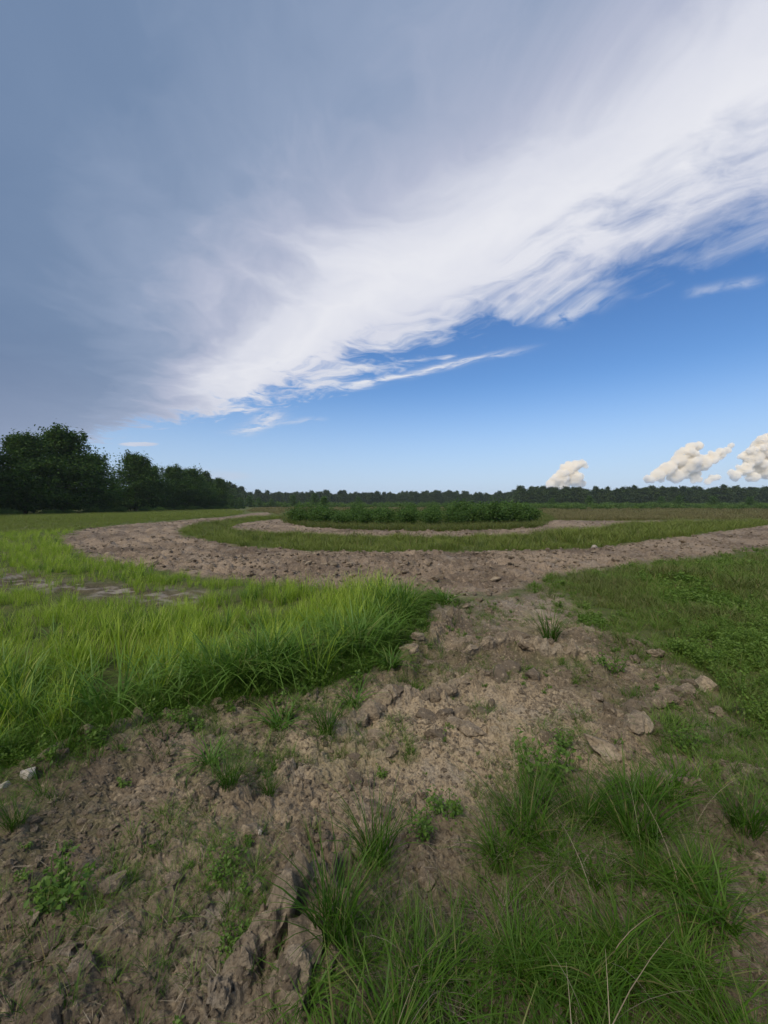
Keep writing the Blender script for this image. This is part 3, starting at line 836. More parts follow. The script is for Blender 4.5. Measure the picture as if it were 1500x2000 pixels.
def near_right():
    long_fine = [blade_mesh('long_fine_tuft', M_FINE, 24, 0.14, 0.36, 0.07, 0.008, 0.8, 430 + k, seg=5, lean=0.35, droop=0.15) for k in range(6)]
    clump = [blade_mesh('grass_clump', M_FINE, 95, 0.12, 0.36, 0.08, 0.0088, 0.75, 450 + k, seg=5, lean=0.38, droop=0.15) for k in range(6)]
    r = np.random.default_rng(17)
    P = sample(NEARR, lambda d: 75, 521, 6); x, y = P[:, 0], P[:, 1]
    k = fbm(x / 0.22, y / 0.22, 2, 181) > 0.0
    x, y = x[k], y[k]; n = len(x); P3 = on_ground(np.column_stack([x, y]))
    scatter('foreground_grass', clump, P3, r.uniform(0, 6.28, n), r.uniform(0.35, 0.78, n), np.clip(0.45 + 0.6 * fbm(x / 0.4, y / 0.4, 2, 183), 0, 1),
            'long fine dark green grass filling the bottom right foreground', 'grass', tilt=r.normal(0, 0.14, (n, 2)))
    P = sample(NEARR, lambda d: 110, 527, 6); n = len(P)
    scatter('foreground_undergrowth', long_fine, on_ground(P), r.uniform(0, 6.28, n), r.uniform(0.25, 0.55, n), r.uniform(0, 0.6, n),
            'thin short grass between the foreground clumps', 'grass', tilt=r.normal(0, 0.2, (n, 2)))
    # thin grass strewn over the clay
    P = sample(FRONT, lambda d: 330 if d < 6 else 120, 523, 9, 0.05)
    x, y = P[:, 0], P[:, 1]
    gm = fbm(x / 0.55, y / 0.55, 3, 185); lef = sstep(0.3, -1.0, x) * 0.18
    k = (gm + lef + r.normal(0, 0.2, len(x)) > 0.20) & (np.abs(x) < y + 2)
    x, y = x[k], y[k]; n = len(x); P3 = on_ground(np.column_stack([x, y]))
    scatter('sparse_grass', fine + rfine, P3, r.uniform(0, 6.28, n), r.uniform(0.15, 0.5, n), r.uniform(0, 0.7, n), 'sparse short grass sprouting across the bare clay', 'grass')
    P = sample(FRONT, lambda d: 45 if d < 6 else 18, 539, 9, 0.05); x, y = P[:, 0], P[:, 1]
    k = fbm(x / 0.6, y / 0.6, 3, 187) + r.normal(0, 0.15, len(x)) > 0.25; P = P[k]; n = len(P)
    scatter('sparse_weeds', weeds, on_ground(P), r.uniform(0, 6.28, n), r.uniform(0.12, 0.38, n), r.uniform(0, 0.8, n), 'tiny weed seedlings spread over the bare clay', 'weeds')
    P = sample(FRONT, lambda d: 110 if d < 4 else 60 if d < 6 else 25, 525, 9, 0.0)
    x, y = P[:, 0], P[:, 1]; k = np.abs(x) < y + 2; x, y = x[k], y[k]; n = len(x)
    scatter('straw_litter', straw, on_ground(np.column_stack([x, y]), -0.004), r.uniform(0, 6.28, n), r.uniform(0.3, 1.0, n), r.uniform(0, 1, n),
            'dry straw bits and stalks littering the clay', 'straw')
    # matted dead grass between the foreground tufts
    dead = [blade_mesh('dead_grass', M_STRAW, 60, 0.12, 0.3, 0.10, 0.004, 1.2, 440 + k, seg=4, lean=1.3, droop=0.3) for k in range(3)]
    P = sample(NEARR, lambda d: 40, 529, 6); n = len(P)
    scatter('dead_thatch', dead, on_ground(P), r.uniform(0, 6.28, n), r.uniform(0.2, 0.42, n), r.uniform(0, 1, n), 'dead thatch at the feet of the foreground grass', 'dry grass')
    stalk = [blade_mesh('dry_stalk', M_STRAW, 2, 0.28, 0.46, 0.06, 0.0035, 0.5, 460 + k, seg=5, lean=0.35, droop=0.1) for k in range(4)]
    P = sample(NEARR, lambda d: 9, 551, 6); n = len(P)
    scatter('dry_stalks', stalk, on_ground(P), r.uniform(0, 6.28, n), r.uniform(0.6, 1.0, n), r.uniform(0, 1, n), 'dry pale stalks standing among the foreground grass', 'dry grass')
    D = [(1090, 1690), (1110, 1720), (1130, 1660), (1040, 1760), (1180, 1600), (720, 1900), (760, 1940), (1000, 1800), (1200, 1590), (1340, 1620), (1070, 1650)]
    xy = np.array([G(*d) for d in D]); xy = np.concatenate([xy + r.normal(0, 0.05, xy.shape) for _ in range(3)]); n = len(xy)
    scatter('dead_grass', dead, on_ground(xy), r.uniform(0, 6.28, n), r.uniform(0.3, 0.5, n), r.uniform(0, 1, n), 'matted grey-brown dead grass between the foreground tufts', 'dry grass')


near_right()


def median_and_meadow():
    # strip of grass between the two dirt tracks
    MED = GP([(353, 1037), (370, 1048), (420, 1058), (500, 1069), (600, 1075), (750, 1079), (900, 1078), (1050, 1074), (1150, 1069), (1250, 1058), (1350, 1046),
              (1450, 1033), (1500, 1025), (1900, 1013), (1900, 1011), (1500, 1021), (1330, 1022), (1230, 1025), (1180, 1034), (1080, 1044), (960, 1050), (850, 1052), (700, 1049),
              (560, 1044), (480, 1039), (446, 1032), (458, 1025), (500, 1017), (548, 1012), (535, 1007), (505, 1011), (430, 1018), (380, 1026)])
    P = sample(MED, lambda d: 60 if d < 25 else 24 if d < 45 else 4, 531, 110, -0.05)
    x, y = P[:, 0], P[:, 1]; rr = np.hypot(x, y); n = len(x); r = np.random.default_rng(19)
    P3 = on_ground(P)
    scatter('strip_grass', stripg, P3, r.uniform(0, 6.28, n), r.uniform(0.4, 0.95, n) * np.clip(0.9 + 0.6 * fbm(x / 1.2, y / 1.2, 2, 198), 0.5, 1.5) * np.where((x > 7) | (rr > 40), 1.6, 1.0), np.clip(0.6 + 0.7 * fbm(x / 2, y / 2, 3, 191), 0, 1.1), 'yellow-green grass strip between the two dirt tracks', 'grass')
    P = sample(MED, lambda d: 1.6 if d < 45 else 0.3, 537, 80, 0.2); n2_ = len(P)
    scatter('strip_weeds', mixg, on_ground(P), r.uniform(0, 6.28, n2_), r.uniform(1.0, 1.9, n2_), r.uniform(0, 0.3, n2_), 'darker weed clumps standing in the grass strip', 'weeds')
    # far olive meadow
    MEA = GP([(2600, 1003), (1900, 1005), (1500, 1015), (1200, 1016.5), (1085, 1015), (1065, 1005), (1000, 998), (560, 998), (548, 1004), (540, 1006), (528, 1000.5), (495, 1000), (480, 998),
              ('m', -48, 150), ('m', -60, 300), ('m', 420, 300), ('m', 420, 60)])
    P = sample(MEA, lambda d: 7 if d < 45 else 2.6 if d < 70 else 0.8 if d < 110 else 0.3 if d < 180 else 0.12, 533, 300)
    x, y = P[:, 0], P[:, 1]; n = len(x); rr = np.hypot(x, y)
    scatter('far_meadow_grass', oliv, on_ground(P, 0.03), r.uniform(0, 6.28, n), r.uniform(0.6, 1.1, n) * np.where(rr < 70, 1, np.where(rr < 110, 1.5, 2.2)), np.clip(0.45 + 0.7 * fbm(x / 9, y / 5, 3, 193), 0, 1),
            'olive and brown meadow grass beyond the tracks', 'grass', zs=np.where(rr < 70, 0.8, 0.55))
    # grass skirt round the island of shrubs
    ISL = GP([(556, 1021), (600, 1030), (700, 1035), (850, 1038), (960, 1036), (1052, 1031), (1068, 1021), (1085, 1014), (1060, 1004), (800, 1000), (560, 1004), (545, 1012)])
    P = sample(ISL, lambda d: 34 if d < 35 else 8, 535, 80, -0.05)
    n = len(P); x, y = P[:, 0], P[:, 1]
    scatter('island_grass', mixg, on_ground(P), r.uniform(0, 6.28, n), r.uniform(0.7, 1.7, n), np.clip(0.3 + 0.5 * fbm(x / 2, y / 2, 2, 195), 0, 1), 'rank green grass round the foot of the shrub island', 'grass')


median_and_meadow()


# ------------------------------------------------------------------ trees and shrubs
def tree_meshes(h, rad, nleaf, leaf, seed, low=0.06):
    """trunk + limbs, and a crown of leaves in flat sprays carried by the limbs"""
    r = np.random.default_rng(seed)
    TV, TQ, off = [], [], 0
    def add(v, q):
        nonlocal off
        TV.append(v); TQ.append(q + off); off += len(v)
    top = np.array([r.normal(0, 0.03 * h), r.normal(0, 0.03 * h), h * 0.97])
    tr = [np.array([0, 0, -0.3]), np.array([r.normal(0, .1), r.normal(0, .1), h * 0.3]), top * [0.6, 0.6, 0.62] + r.normal(0, 0.1, 3), top]
    r0 = h * 0.018
    add(*tube(tr, [r0 * 1.3, r0, r0 * 0.6, 0.02], 8))
    P, Nn = [], []
    nl = 62
    for k in range(nl):
        t = low + (0.98 - low) * (k + r.uniform(0, 1)) / nl
        z = h * t
        prof = (math.sin(math.pi * min(1, (t * 0.80 + 0.22))) ** 0.7) * (1.0 if t < 0.75 else 1.0 - 0.55 * (t - 0.75) / 0.25)
        prof *= 1.0 - 0.72 * max(0.0, (t - 0.42) / 0.58) ** 1.6
        L = max(rad * prof * r.uniform(0.62, 1.2), 0.12 * rad)
        a = k * 2.399 + r.normal(0, 0.4)
        rise = r.uniform(-0.05, 0.35) + 0.5 * max(0, t - 0.7)
        b0 = np.array([top[0] * t, top[1] * t, z * 0.97])
        e = b0 + np.array([math.cos(a) * L, math.sin(a) * L, L * rise])
        mid = (b0 + e) / 2 + np.array([0, 0, 0.08 * L])
        add(*tube([b0, mid, e], [r0 * 0.35 * (1.1 - t), r0 * 0.22 * (1.1 - t), 0.012], 5))
        ns = int(4 + 5 * L / rad)
        for j in range(ns):
            s = (j + r.uniform(0.3, 1)) / ns
            c = b0 + (e - b0) * s + np.array([0, 0, 0.3 * L * s * (1 - s)])
            side = r.normal(0, 0.22 * L * (0.4 + s), 2)
            c = c + np.array([side[0], side[1], r.normal(0, 0.03 * h * 0.5)])
            cr = rad * r.uniform(0.10, 0.24)
            m = int(nleaf / nl / ns * r.uniform(0.5, 1.5))
            d = r.normal(0, 1, (m, 3)) * np.array([cr, cr, cr * 0.42])
            P.append(c + d)
    # leader sprigs standing out of the top
    for k in range(12):
        c0 = np.array([top[0] + r.normal(0, rad * 0.24), top[1] + r.normal(0, rad * 0.24), h * r.uniform(0.80, 1.0)])
        P.append(c0 + r.normal(0, 1, (int(nleaf * 0.006), 3)) * [0.22, 0.22, 0.45])
    P = np.concatenate(P); P = P[P[:, 2] > 0.12]
    V, F, rnd, t = leaves(P, leaf, seed + 5, 0.55, 0.6)
    trunk = (np.concatenate(TV), TQ)
    return trunk, (V, F, rnd, t)


def tree_kind(name, h, rad, nleaf, leaf, seed, mat, low=0.06):
    (tv, tq), (V, F, rnd, t) = tree_meshes(h, rad, nleaf, leaf, seed, low)
    return mesh_np(name + '_trunk', tv, tq, [M_BARK], True), mesh_np(name + '_crown', V, F, [mat], False, {'rnd': rnd, 't': t})


TK = [tree_kind('edge_tree', 10.0, 4.6, 24000, 0.31, 600 + k, M_TREE) for k in range(4)]


def put_tree(kinds, k, loc, rz, s, label, cat, group, name, part='crown', zs=1.0):
    t = empty(name, loc, rz, s); t.scale = (s, s, s * zs)
    a = link('trunk' if part == 'crown' else 'stem', kinds[k][0], t); b = link(part, kinds[k][1], t)
    tag(t, label, cat, group)
    return t


def left_row():
    X = -53.0
    rows = [  # (photo x of the stem, height, label)
        (-300, 11.0, 'dark tree outside the left edge, nearest of the row'),
        (-150, 11.8, 'dark tree at the left edge of the view, near end of the row'),
        (-40, 11.6, 'dark broad tree cut by the left edge of the photo'),
        (48, 11.7, 'dark leafy tree with rounded top just left of the tallest tree'),
        (125, 13.8, 'tallest tree of the left row, with open ragged top'),
        (185, 10.6, 'dark tree leaning on the right side of the tallest tree'),
        (278, 12.3, 'tall dense tree in the middle of the left row, with spiky top'),
        (308, 10.2, 'dark tree on the right shoulder of the dense middle tree'),
        (342, 11.0, 'medium tree in the left row with a pointed top'),
        (372, 11.1, 'lighter green tree with a thin leader near the end of the row'),
        (393, 9.8, 'tree third from the far end of the left row'),
        (411, 8.2, 'tree next to last at the far end of the left row'),
        (430, 9.6, 'last small tree at the far right end of the left row')]
    r = random.Random(4)
    for k, (px, h, lab) in enumerate(rows):
        d = -X * F_PX / (750 - px); 
        w = (1.0 if px < 400 else 0.8)
        put_tree(TK, k % 4, (X - 0.8 + r.uniform(-1, 1), d, -0.1), r.uniform(0, 6.28), h / 10.0 * w, lab, 'tree', 'trees in the left row', 'row_tree', zs=1 / w)
    # the wood goes on behind the row
    r2 = np.random.default_rng(23); P, s = [], []
    for y in np.arange(20, 150, 4.5):
        for x in (-59, -65, -72):
            P.append((x + r2.normal(0, 1), y + r2.normal(0, 1.2), -0.1)); s.append(r2.uniform(0.5, 0.66) if y < 105 else r2.uniform(0.42, 0.55))
    n = len(P)
    crowns = []
    for k in range(2):
        (tv, tq), (V, F, rnd, t) = tree_meshes(10.0, 3.9, 6000, 0.42, 650 + k)
        crowns.append(mesh_np('back_tree', np.concatenate([V, tv]), [F] + [q + len(V) for q in tq], [M_TREE], False, {'rnd': np.concatenate([rnd, np.zeros(len(tv))]), 't': np.zeros(len(V) + len(tv))}))
    scatter('wood_behind_row', crowns, np.array(P), r2.uniform(0, 6.28, n), np.array(s), r2.uniform(0, 0.6, n), 'dark wood closing in behind the left tree row', 'wood')
    # low bushes under the trees
    bush = [leaf_bush('edge_bush', 1.2, 1.3, 1500, 0.2, 670 + k, M_SHRUB) for k in range(2)]
    xy = np.array([(-48.8 + r2.normal(0, 0.6), y + r2.normal(0, 1)) for y in np.arange(40, 140, 2.4)]); n = len(xy)
    scatter('wood_edge_scrub', [b[1] for b in bush], np.column_stack([xy, np.zeros(n)]), r2.uniform(0, 6.28, n), r2.uniform(0.4, 1.0, n), r2.uniform(0, 0.6, n), 'low scrub at the foot of the left tree row', 'scrub')


def leaf_bush(name, h, rad, nleaf, leaf, seed, mat):
    r = np.random.default_rng(seed)
    P, off, TV, TQ = [], 0, [], []
    n_s = 16
    for k in range(n_s):
        a = r.uniform(0, 6.28); rr_ = rad * math.sqrt(r.uniform(0, 1)) * 0.85
        tipz = h * (1.0 - 0.55 * (rr_ / rad) ** 2) * r.uniform(0.75, 1.12)
        e = np.array([math.cos(a) * rr_, math.sin(a) * rr_, tipz]); b0 = np.array([math.cos(a) * rr_ * 0.3, math.sin(a) * rr_ * 0.3, -0.05])
        tv, tq = tube([b0, (b0 + e) / 2 + r.normal(0, 0.05, 3), e], [0.02, 0.012, 0.004], 5)
        TV.append(tv); TQ.append(tq + off); off += len(tv)
        m = nleaf // n_s
        s = r.beta(2.2, 1.3, m)[:, None]
        P.append(b0 + (e - b0) * s + r.normal(0, 1, (m, 3)) * np.array([0.20 * rad, 0.20 * rad, 0.10 * h]))
    P = np.concatenate(P); P[:, 2] = np.abs(P[:, 2]) + 0.02
    V, F, rnd, t = leaves(P, leaf, seed + 3, 0.5, 0.62)
    return mesh_np(name + '_stem', np.concatenate(TV), TQ, [M_BARK], True), mesh_np(name + '_foliage', V, F, [mat], False, {'rnd': rnd, 't': t})


left_row()


def island():
    kinds = [leaf_bush('island_shrub', 1.5, 1.15, 3200, 0.12, 700 + k, M_SHRUB) for k in range(5)]
    r = random.Random(6)
    front = [(575, 1022, 1.6, 'rounded dark shrub at the left end of the shrub island'),
             (622, 1027, 1.3, 'pale green low shrub second from the left end of the island'),
             (668, 1029, 1.25, 'leafy shrub left of centre on the front of the island'),
             (712, 1030, 1.3, 'dark shrub on the island front, fourth from the left'),
             (757, 1031, 1.5, 'dense dark shrub at the middle of the island front'),
             (800, 1031, 1.4, 'dark shrub just right of the middle of the island front'),
             (846, 1032, 1.35, 'bushy shrub on the island front, seventh from the left'),
             (890, 1031, 1.45, 'green shrub on the right half of the island front'),
             (934, 1030, 1.75, 'tall shrub rising toward the right end of the island'),
             (972, 1029, 2.1, 'tallest shrub of the island, near its right end'),
             (1010, 1027, 1.9, 'dark tall shrub next to last at the right end of the island'),
             (1040, 1025, 1.7, 'last dark shrub at the right end of the island')]
    for k, (px, py, h, lab) in enumerate(front):
        x, y = G(px, py); s = h / 1.5 * 0.84
        put_tree(kinds, k % 5, (x, y + 0.7, -0.02), r.uniform(0, 6.28), s, lab, 'shrub', 'shrubs along the front of the island', 'island_shrub', 'foliage')
    for row, yy in enumerate((29.5, 31.7, 34.0)):
        for j in range(9):
            x = -6.2 + j * 2.0 + r.uniform(-0.6, 0.6) + row * 0.3
            put_tree(kinds, (j + row * 2) % 5, (x, yy + r.uniform(-0.5, 0.5), -0.02), r.uniform(0, 6.28), r.choice((0.66, 0.76, 0.84, 0.9, 1.02)) * (1.0 + 0.02 * j * (j > 5)),
                     'green shrub in the body of the island, behind its front shrubs', 'shrub', 'shrubs inside the island', 'island_shrub', 'foliage')


island()


def far_wood():
    r = np.random.default_rng(29)
    kinds = []
    for k in range(4):
        (tv, tq), (V, F, rnd, t) = tree_meshes((14.0, 12.0, 15.5, 13.0)[k], (6.2, 7.0, 5.0, 5.6)[k], 2600, 0.95, 800 + k, 0.04)
        kinds.append(mesh_np('far_tree', np.concatenate([V, tv]), [F] + [q + len(V) for q in tq], [M_WOOD], False, {'rnd': np.concatenate([rnd, np.zeros(len(tv))]), 't': np.zeros(len(V) + len(tv))}))
    P, s, tint = [], [], []
    def line(x0, y0, x1, y1, step, smin, smax, rows, gap):
        L = math.hypot(x1 - x0, y1 - y0); n = int(L / step)
        for row in range(rows):
            for i in range(n):
                t = (i + r.uniform(-0.4, 0.4)) / n
                P.append((x0 + (x1 - x0) * t + r.normal(0, 1.5), y0 + (y1 - y0) * t + row * gap + r.normal(0, 2), -0.2)); s.append(r.uniform(smin, smax) * (1 + 0.10 * float(perlin([t * 9.0], [row * 0.3 + smin], 5)[0]))); tint.append(r.uniform(0, 1.0))
    line(-330, 400, 170, 385, 4.2, 0.82, 1.02, 4, 8)          # the far blue wood
    line(95, 268, 420, 255, 4.0, 0.80, 0.95, 4, 7)          # nearer wood on the right
    line(-75, 155, -140, 395, 7, 0.7, 1.0, 3, 8)
    line(420, 255, 600, -50, 9, 0.9, 1.1, 2, 8)
    n = len(P)
    scatter('far_wood', kinds, np.array(P), r.uniform(0, 6.28, n), np.array(s), np.array(tint), 'dark wooded belt along the horizon', 'wood')
    # single trees and bushes standing in front of the wood
    small = [tree_kind('field_tree', 6.0, 2.6, 2600, 0.42, 830 + k, M_SHRUB, 0.05) for k in range(3)]
    spots = [(470, 185, 4.6, 'small tree just right of the end of the left tree row'), (488, 190, 5.4, 'rounded tree at the bend of the far track'),
             (507, 200, 4.8, 'tree right of the rounded tree at the far bend'), (530, 210, 4.2, 'low tree behind the left tip of the shrub island'),
             (573, 180, 5.6, 'dark tree standing above the left end of the shrub island'), (615, 175, 6.4, 'broad dark tree behind the left third of the shrub island'),
             (632, 95, 3.3, 'light green bush sticking up above the island at its left third'), (700, 190, 5.0, 'tree behind the island left of its middle'),
             (1078, 150, 4.0, 'small light tree right of the island by the right wood'), (1152, 155, 4.6, 'pale green tree in front of the right wood, left part'),
             (1290, 150, 4.4, 'dark tree in front of the right wood, below the middle cloud'), (1325, 155, 4.9, 'rounded tree right of the dark tree below the middle cloud'),
             (1395, 150, 4.5, 'yellow-green tree in front of the right wood near the right edge'), (1465, 145, 4.2, 'bush-like tree at the right edge before the wood')]
    rr = random.Random(8)
    for k, (px, d, h, lab) in enumerate(spots):
        put_tree(small, k % 3, ((px - 750) / F_PX * d, d, -0.1), rr.uniform(0, 6.28), h / 6.0, lab, 'tree', 'single trees in front of the far wood', 'field_tree')
    hb = [leaf_bush('hedge_bush', 1.8, 1.8, 1200, 0.34, 850 + k, M_SHRUB)[1] for k in range(3)]
    P, s = [], []
    for (x0, y0, x1, y1, n, a, b) in ((40, 118, 190, 110, 150, 0.5, 0.95), (30, 150, 230, 150, 170, 0.7, 1.2), (-40, 170, 60, 160, 110, 0.5, 1.0), (60, 200, 260, 190, 160, 0.8, 1.5), (-70, 215, 40, 205, 120, 0.8, 1.6)):
        t = r.uniform(0, 1, n)
        P.append(np.column_stack([x0 + (x1 - x0) * t, y0 + (y1 - y0) * t + r.normal(0, 5, n), np.full(n, -0.1)])); s.append(r.uniform(a, b, n))
    P = np.concatenate(P); s = np.concatenate(s); n = len(P)
    scatter('field_scrub', hb, P, r.uniform(0, 6.28, n), s, r.uniform(0.2, 1, n), 'low green scrub across the meadow in front of the far wood', 'scrub')


far_wood()


# ------------------------------------------------------------------ clods, stones
def clod_mesh(name, seed, mat, sub=2, flat=0.7, long=1.0):
    r = np.random.default_rng(seed); bm = bmesh.new(); bmesh.ops.create_icosphere(bm, subdivisions=sub, radius=1.0)
    V = np.array([v.co[:] for v in bm.verts]); F = np.array([[l.vert.index for l in f.loops] for f in bm.faces]); bm.free()
    for k in range(9):                                    # broken faces
        nrm = r.normal(0, 1, 3); nrm /= np.linalg.norm(nrm); d = r.uniform(0.45, 0.85)
        s = V @ nrm; V = V - np.where(s > d, (s - d) * 0.9, 0)[:, None] * nrm
    n = np.stack([perlin(V[:, 0] * 1.7 + i * 5, V[:, 1] * 1.7 + V[:, 2] * 1.3, seed + i) for i in range(3)], 1)
    n2 = perlin(V[:, 0] * 4 + V[:, 2] * 3, V[:, 1] * 4 - V[:, 2] * 2, seed + 9)
    n3 = perlin(V[:, 0] * 9 + V[:, 2] * 7, V[:, 1] * 9 - V[:, 2] * 5, seed + 19)
    V = V * (1 + 0.16 * n2[:, None] + 0.07 * n3[:, None]) + 0.2 * n
    V *= [long, 0.8, flat]
    me = mesh_np(name, V, F, [mat], False, {'tan': np.full(len(V), r.uniform(0.15, 0.55)), 'green': np.zeros(len(V)), 'pale': np.zeros(len(V))})
    return me


CL = [clod_mesh('clod', 900 + k, M_CLOD, 3, random.uniform(0.5, 0.85), random.uniform(0.85, 1.3)) for k in range(12)]
CL_T = [clod_mesh('track_clod', 930 + k, M_CLOD, 2, random.uniform(0.45, 0.75), random.uniform(0.9, 1.5)) for k in range(8)]


def put_clods(rows, parent, kinds, name='clod', sink=0.38):
    """rows of (x, y, size, kind, turn, tilt x, tilt y): each clod an object of its own"""
    rows = [tuple(map(float, q_)) for q_ in rows]
    z = height([q_[0] for q_ in rows], [q_[1] for q_ in rows]); out = []
    for (x, y, s, k, rz, tx, ty), zz in zip(rows, z):
        o = link(name, kinds[int(k) % len(kinds)], parent)
        o.location = (x, y, float(zz) + s * (0.62 - sink) * 0.5); o.rotation_euler = (tx, ty, rz); o.scale = (s, s, s); out.append(o)
    return out


def clay_slab(name, line, h, w, seed, label):
    """a long slab of clay heaved up along a plough mark: steep on one side, broken on top"""
    line = np.asarray(line); n, m = 90, 22
    seg = np.linspace(0, len(line) - 1.001, n); k = seg.astype(int); t = (seg - k)[:, None]
    c = line[k] * (1 - t) + line[k + 1] * t
    d = np.gradient(c, axis=0); d /= np.linalg.norm(d, axis=1)[:, None] + 1e-9; nr = np.stack([d[:, 1], -d[:, 0]], 1)
    a = np.linspace(0, 1, m)
    prof_x = np.interp(a, [0, .2, .45, .62, .8, 1], [-1.5, -1.0, -0.35, 0.35, 0.95, 0.75]) * w
    prof_z = np.interp(a, [0, .2, .45, .62, .8, 1], [-0.35, 0.28, 0.92, 1.0, 0.45, -0.4]) * h
    sl = np.linspace(0, 1, n); lenl = np.linalg.norm(np.diff(c, axis=0), axis=1).sum()
    brk = np.clip(0.55 + 0.9 * fbm(sl * lenl / 0.12, sl * 0 + seed, 3, seed), 0.12, 1.25) * np.minimum(1, np.minimum(sl, 1 - sl) * 9)
    wob = 0.5 * w * fbm(sl * lenl / 0.10, sl * 0 + 3.3, 3, seed + 1)
    S, A = np.meshgrid(sl * lenl, a, indexing='ij')
    px = prof_x[None, :] * (0.6 + 0.5 * brk[:, None]) + wob[:, None]
    pz = np.where(prof_z[None, :] > 0, prof_z[None, :] * brk[:, None], prof_z[None, :])
    r1 = fbm(S / 0.05, A * 4, 4, seed + 2, 0.65); r2 = fbm(S / 0.03, A * 7, 3, seed + 4, 0.6)
    px = px + 0.011 * r1; pz = pz + 0.012 * r2 + 0.006 * r1
    x = c[:, 0][:, None] + nr[:, 0][:, None] * px; y = c[:, 1][:, None] + nr[:, 1][:, None] * px
    z0 = height(c[:, 0], c[:, 1]); z0 = np.convolve(np.pad(z0, 6, 'edge'), np.ones(13) / 13, 'valid')
    V = np.stack([x, y, z0[:, None] + pz], -1).reshape(-1, 3)
    I, J = np.meshgrid(np.arange(n - 1), np.arange(m - 1), indexing='ij')
    Q = np.stack([I * m + J, I * m + J + 1, (I + 1) * m + J + 1, (I + 1) * m + J], -1).reshape(-1, 4)
    N = len(V)
    me = mesh_np(name, V, Q, [M_SOIL], False, {'tan': np.full(N, 0.5), 'green': np.zeros(N), 'pale': np.full(N, 0.12)})
    o = link(name, me, GROUND[3]); o['label'] = label
    return o


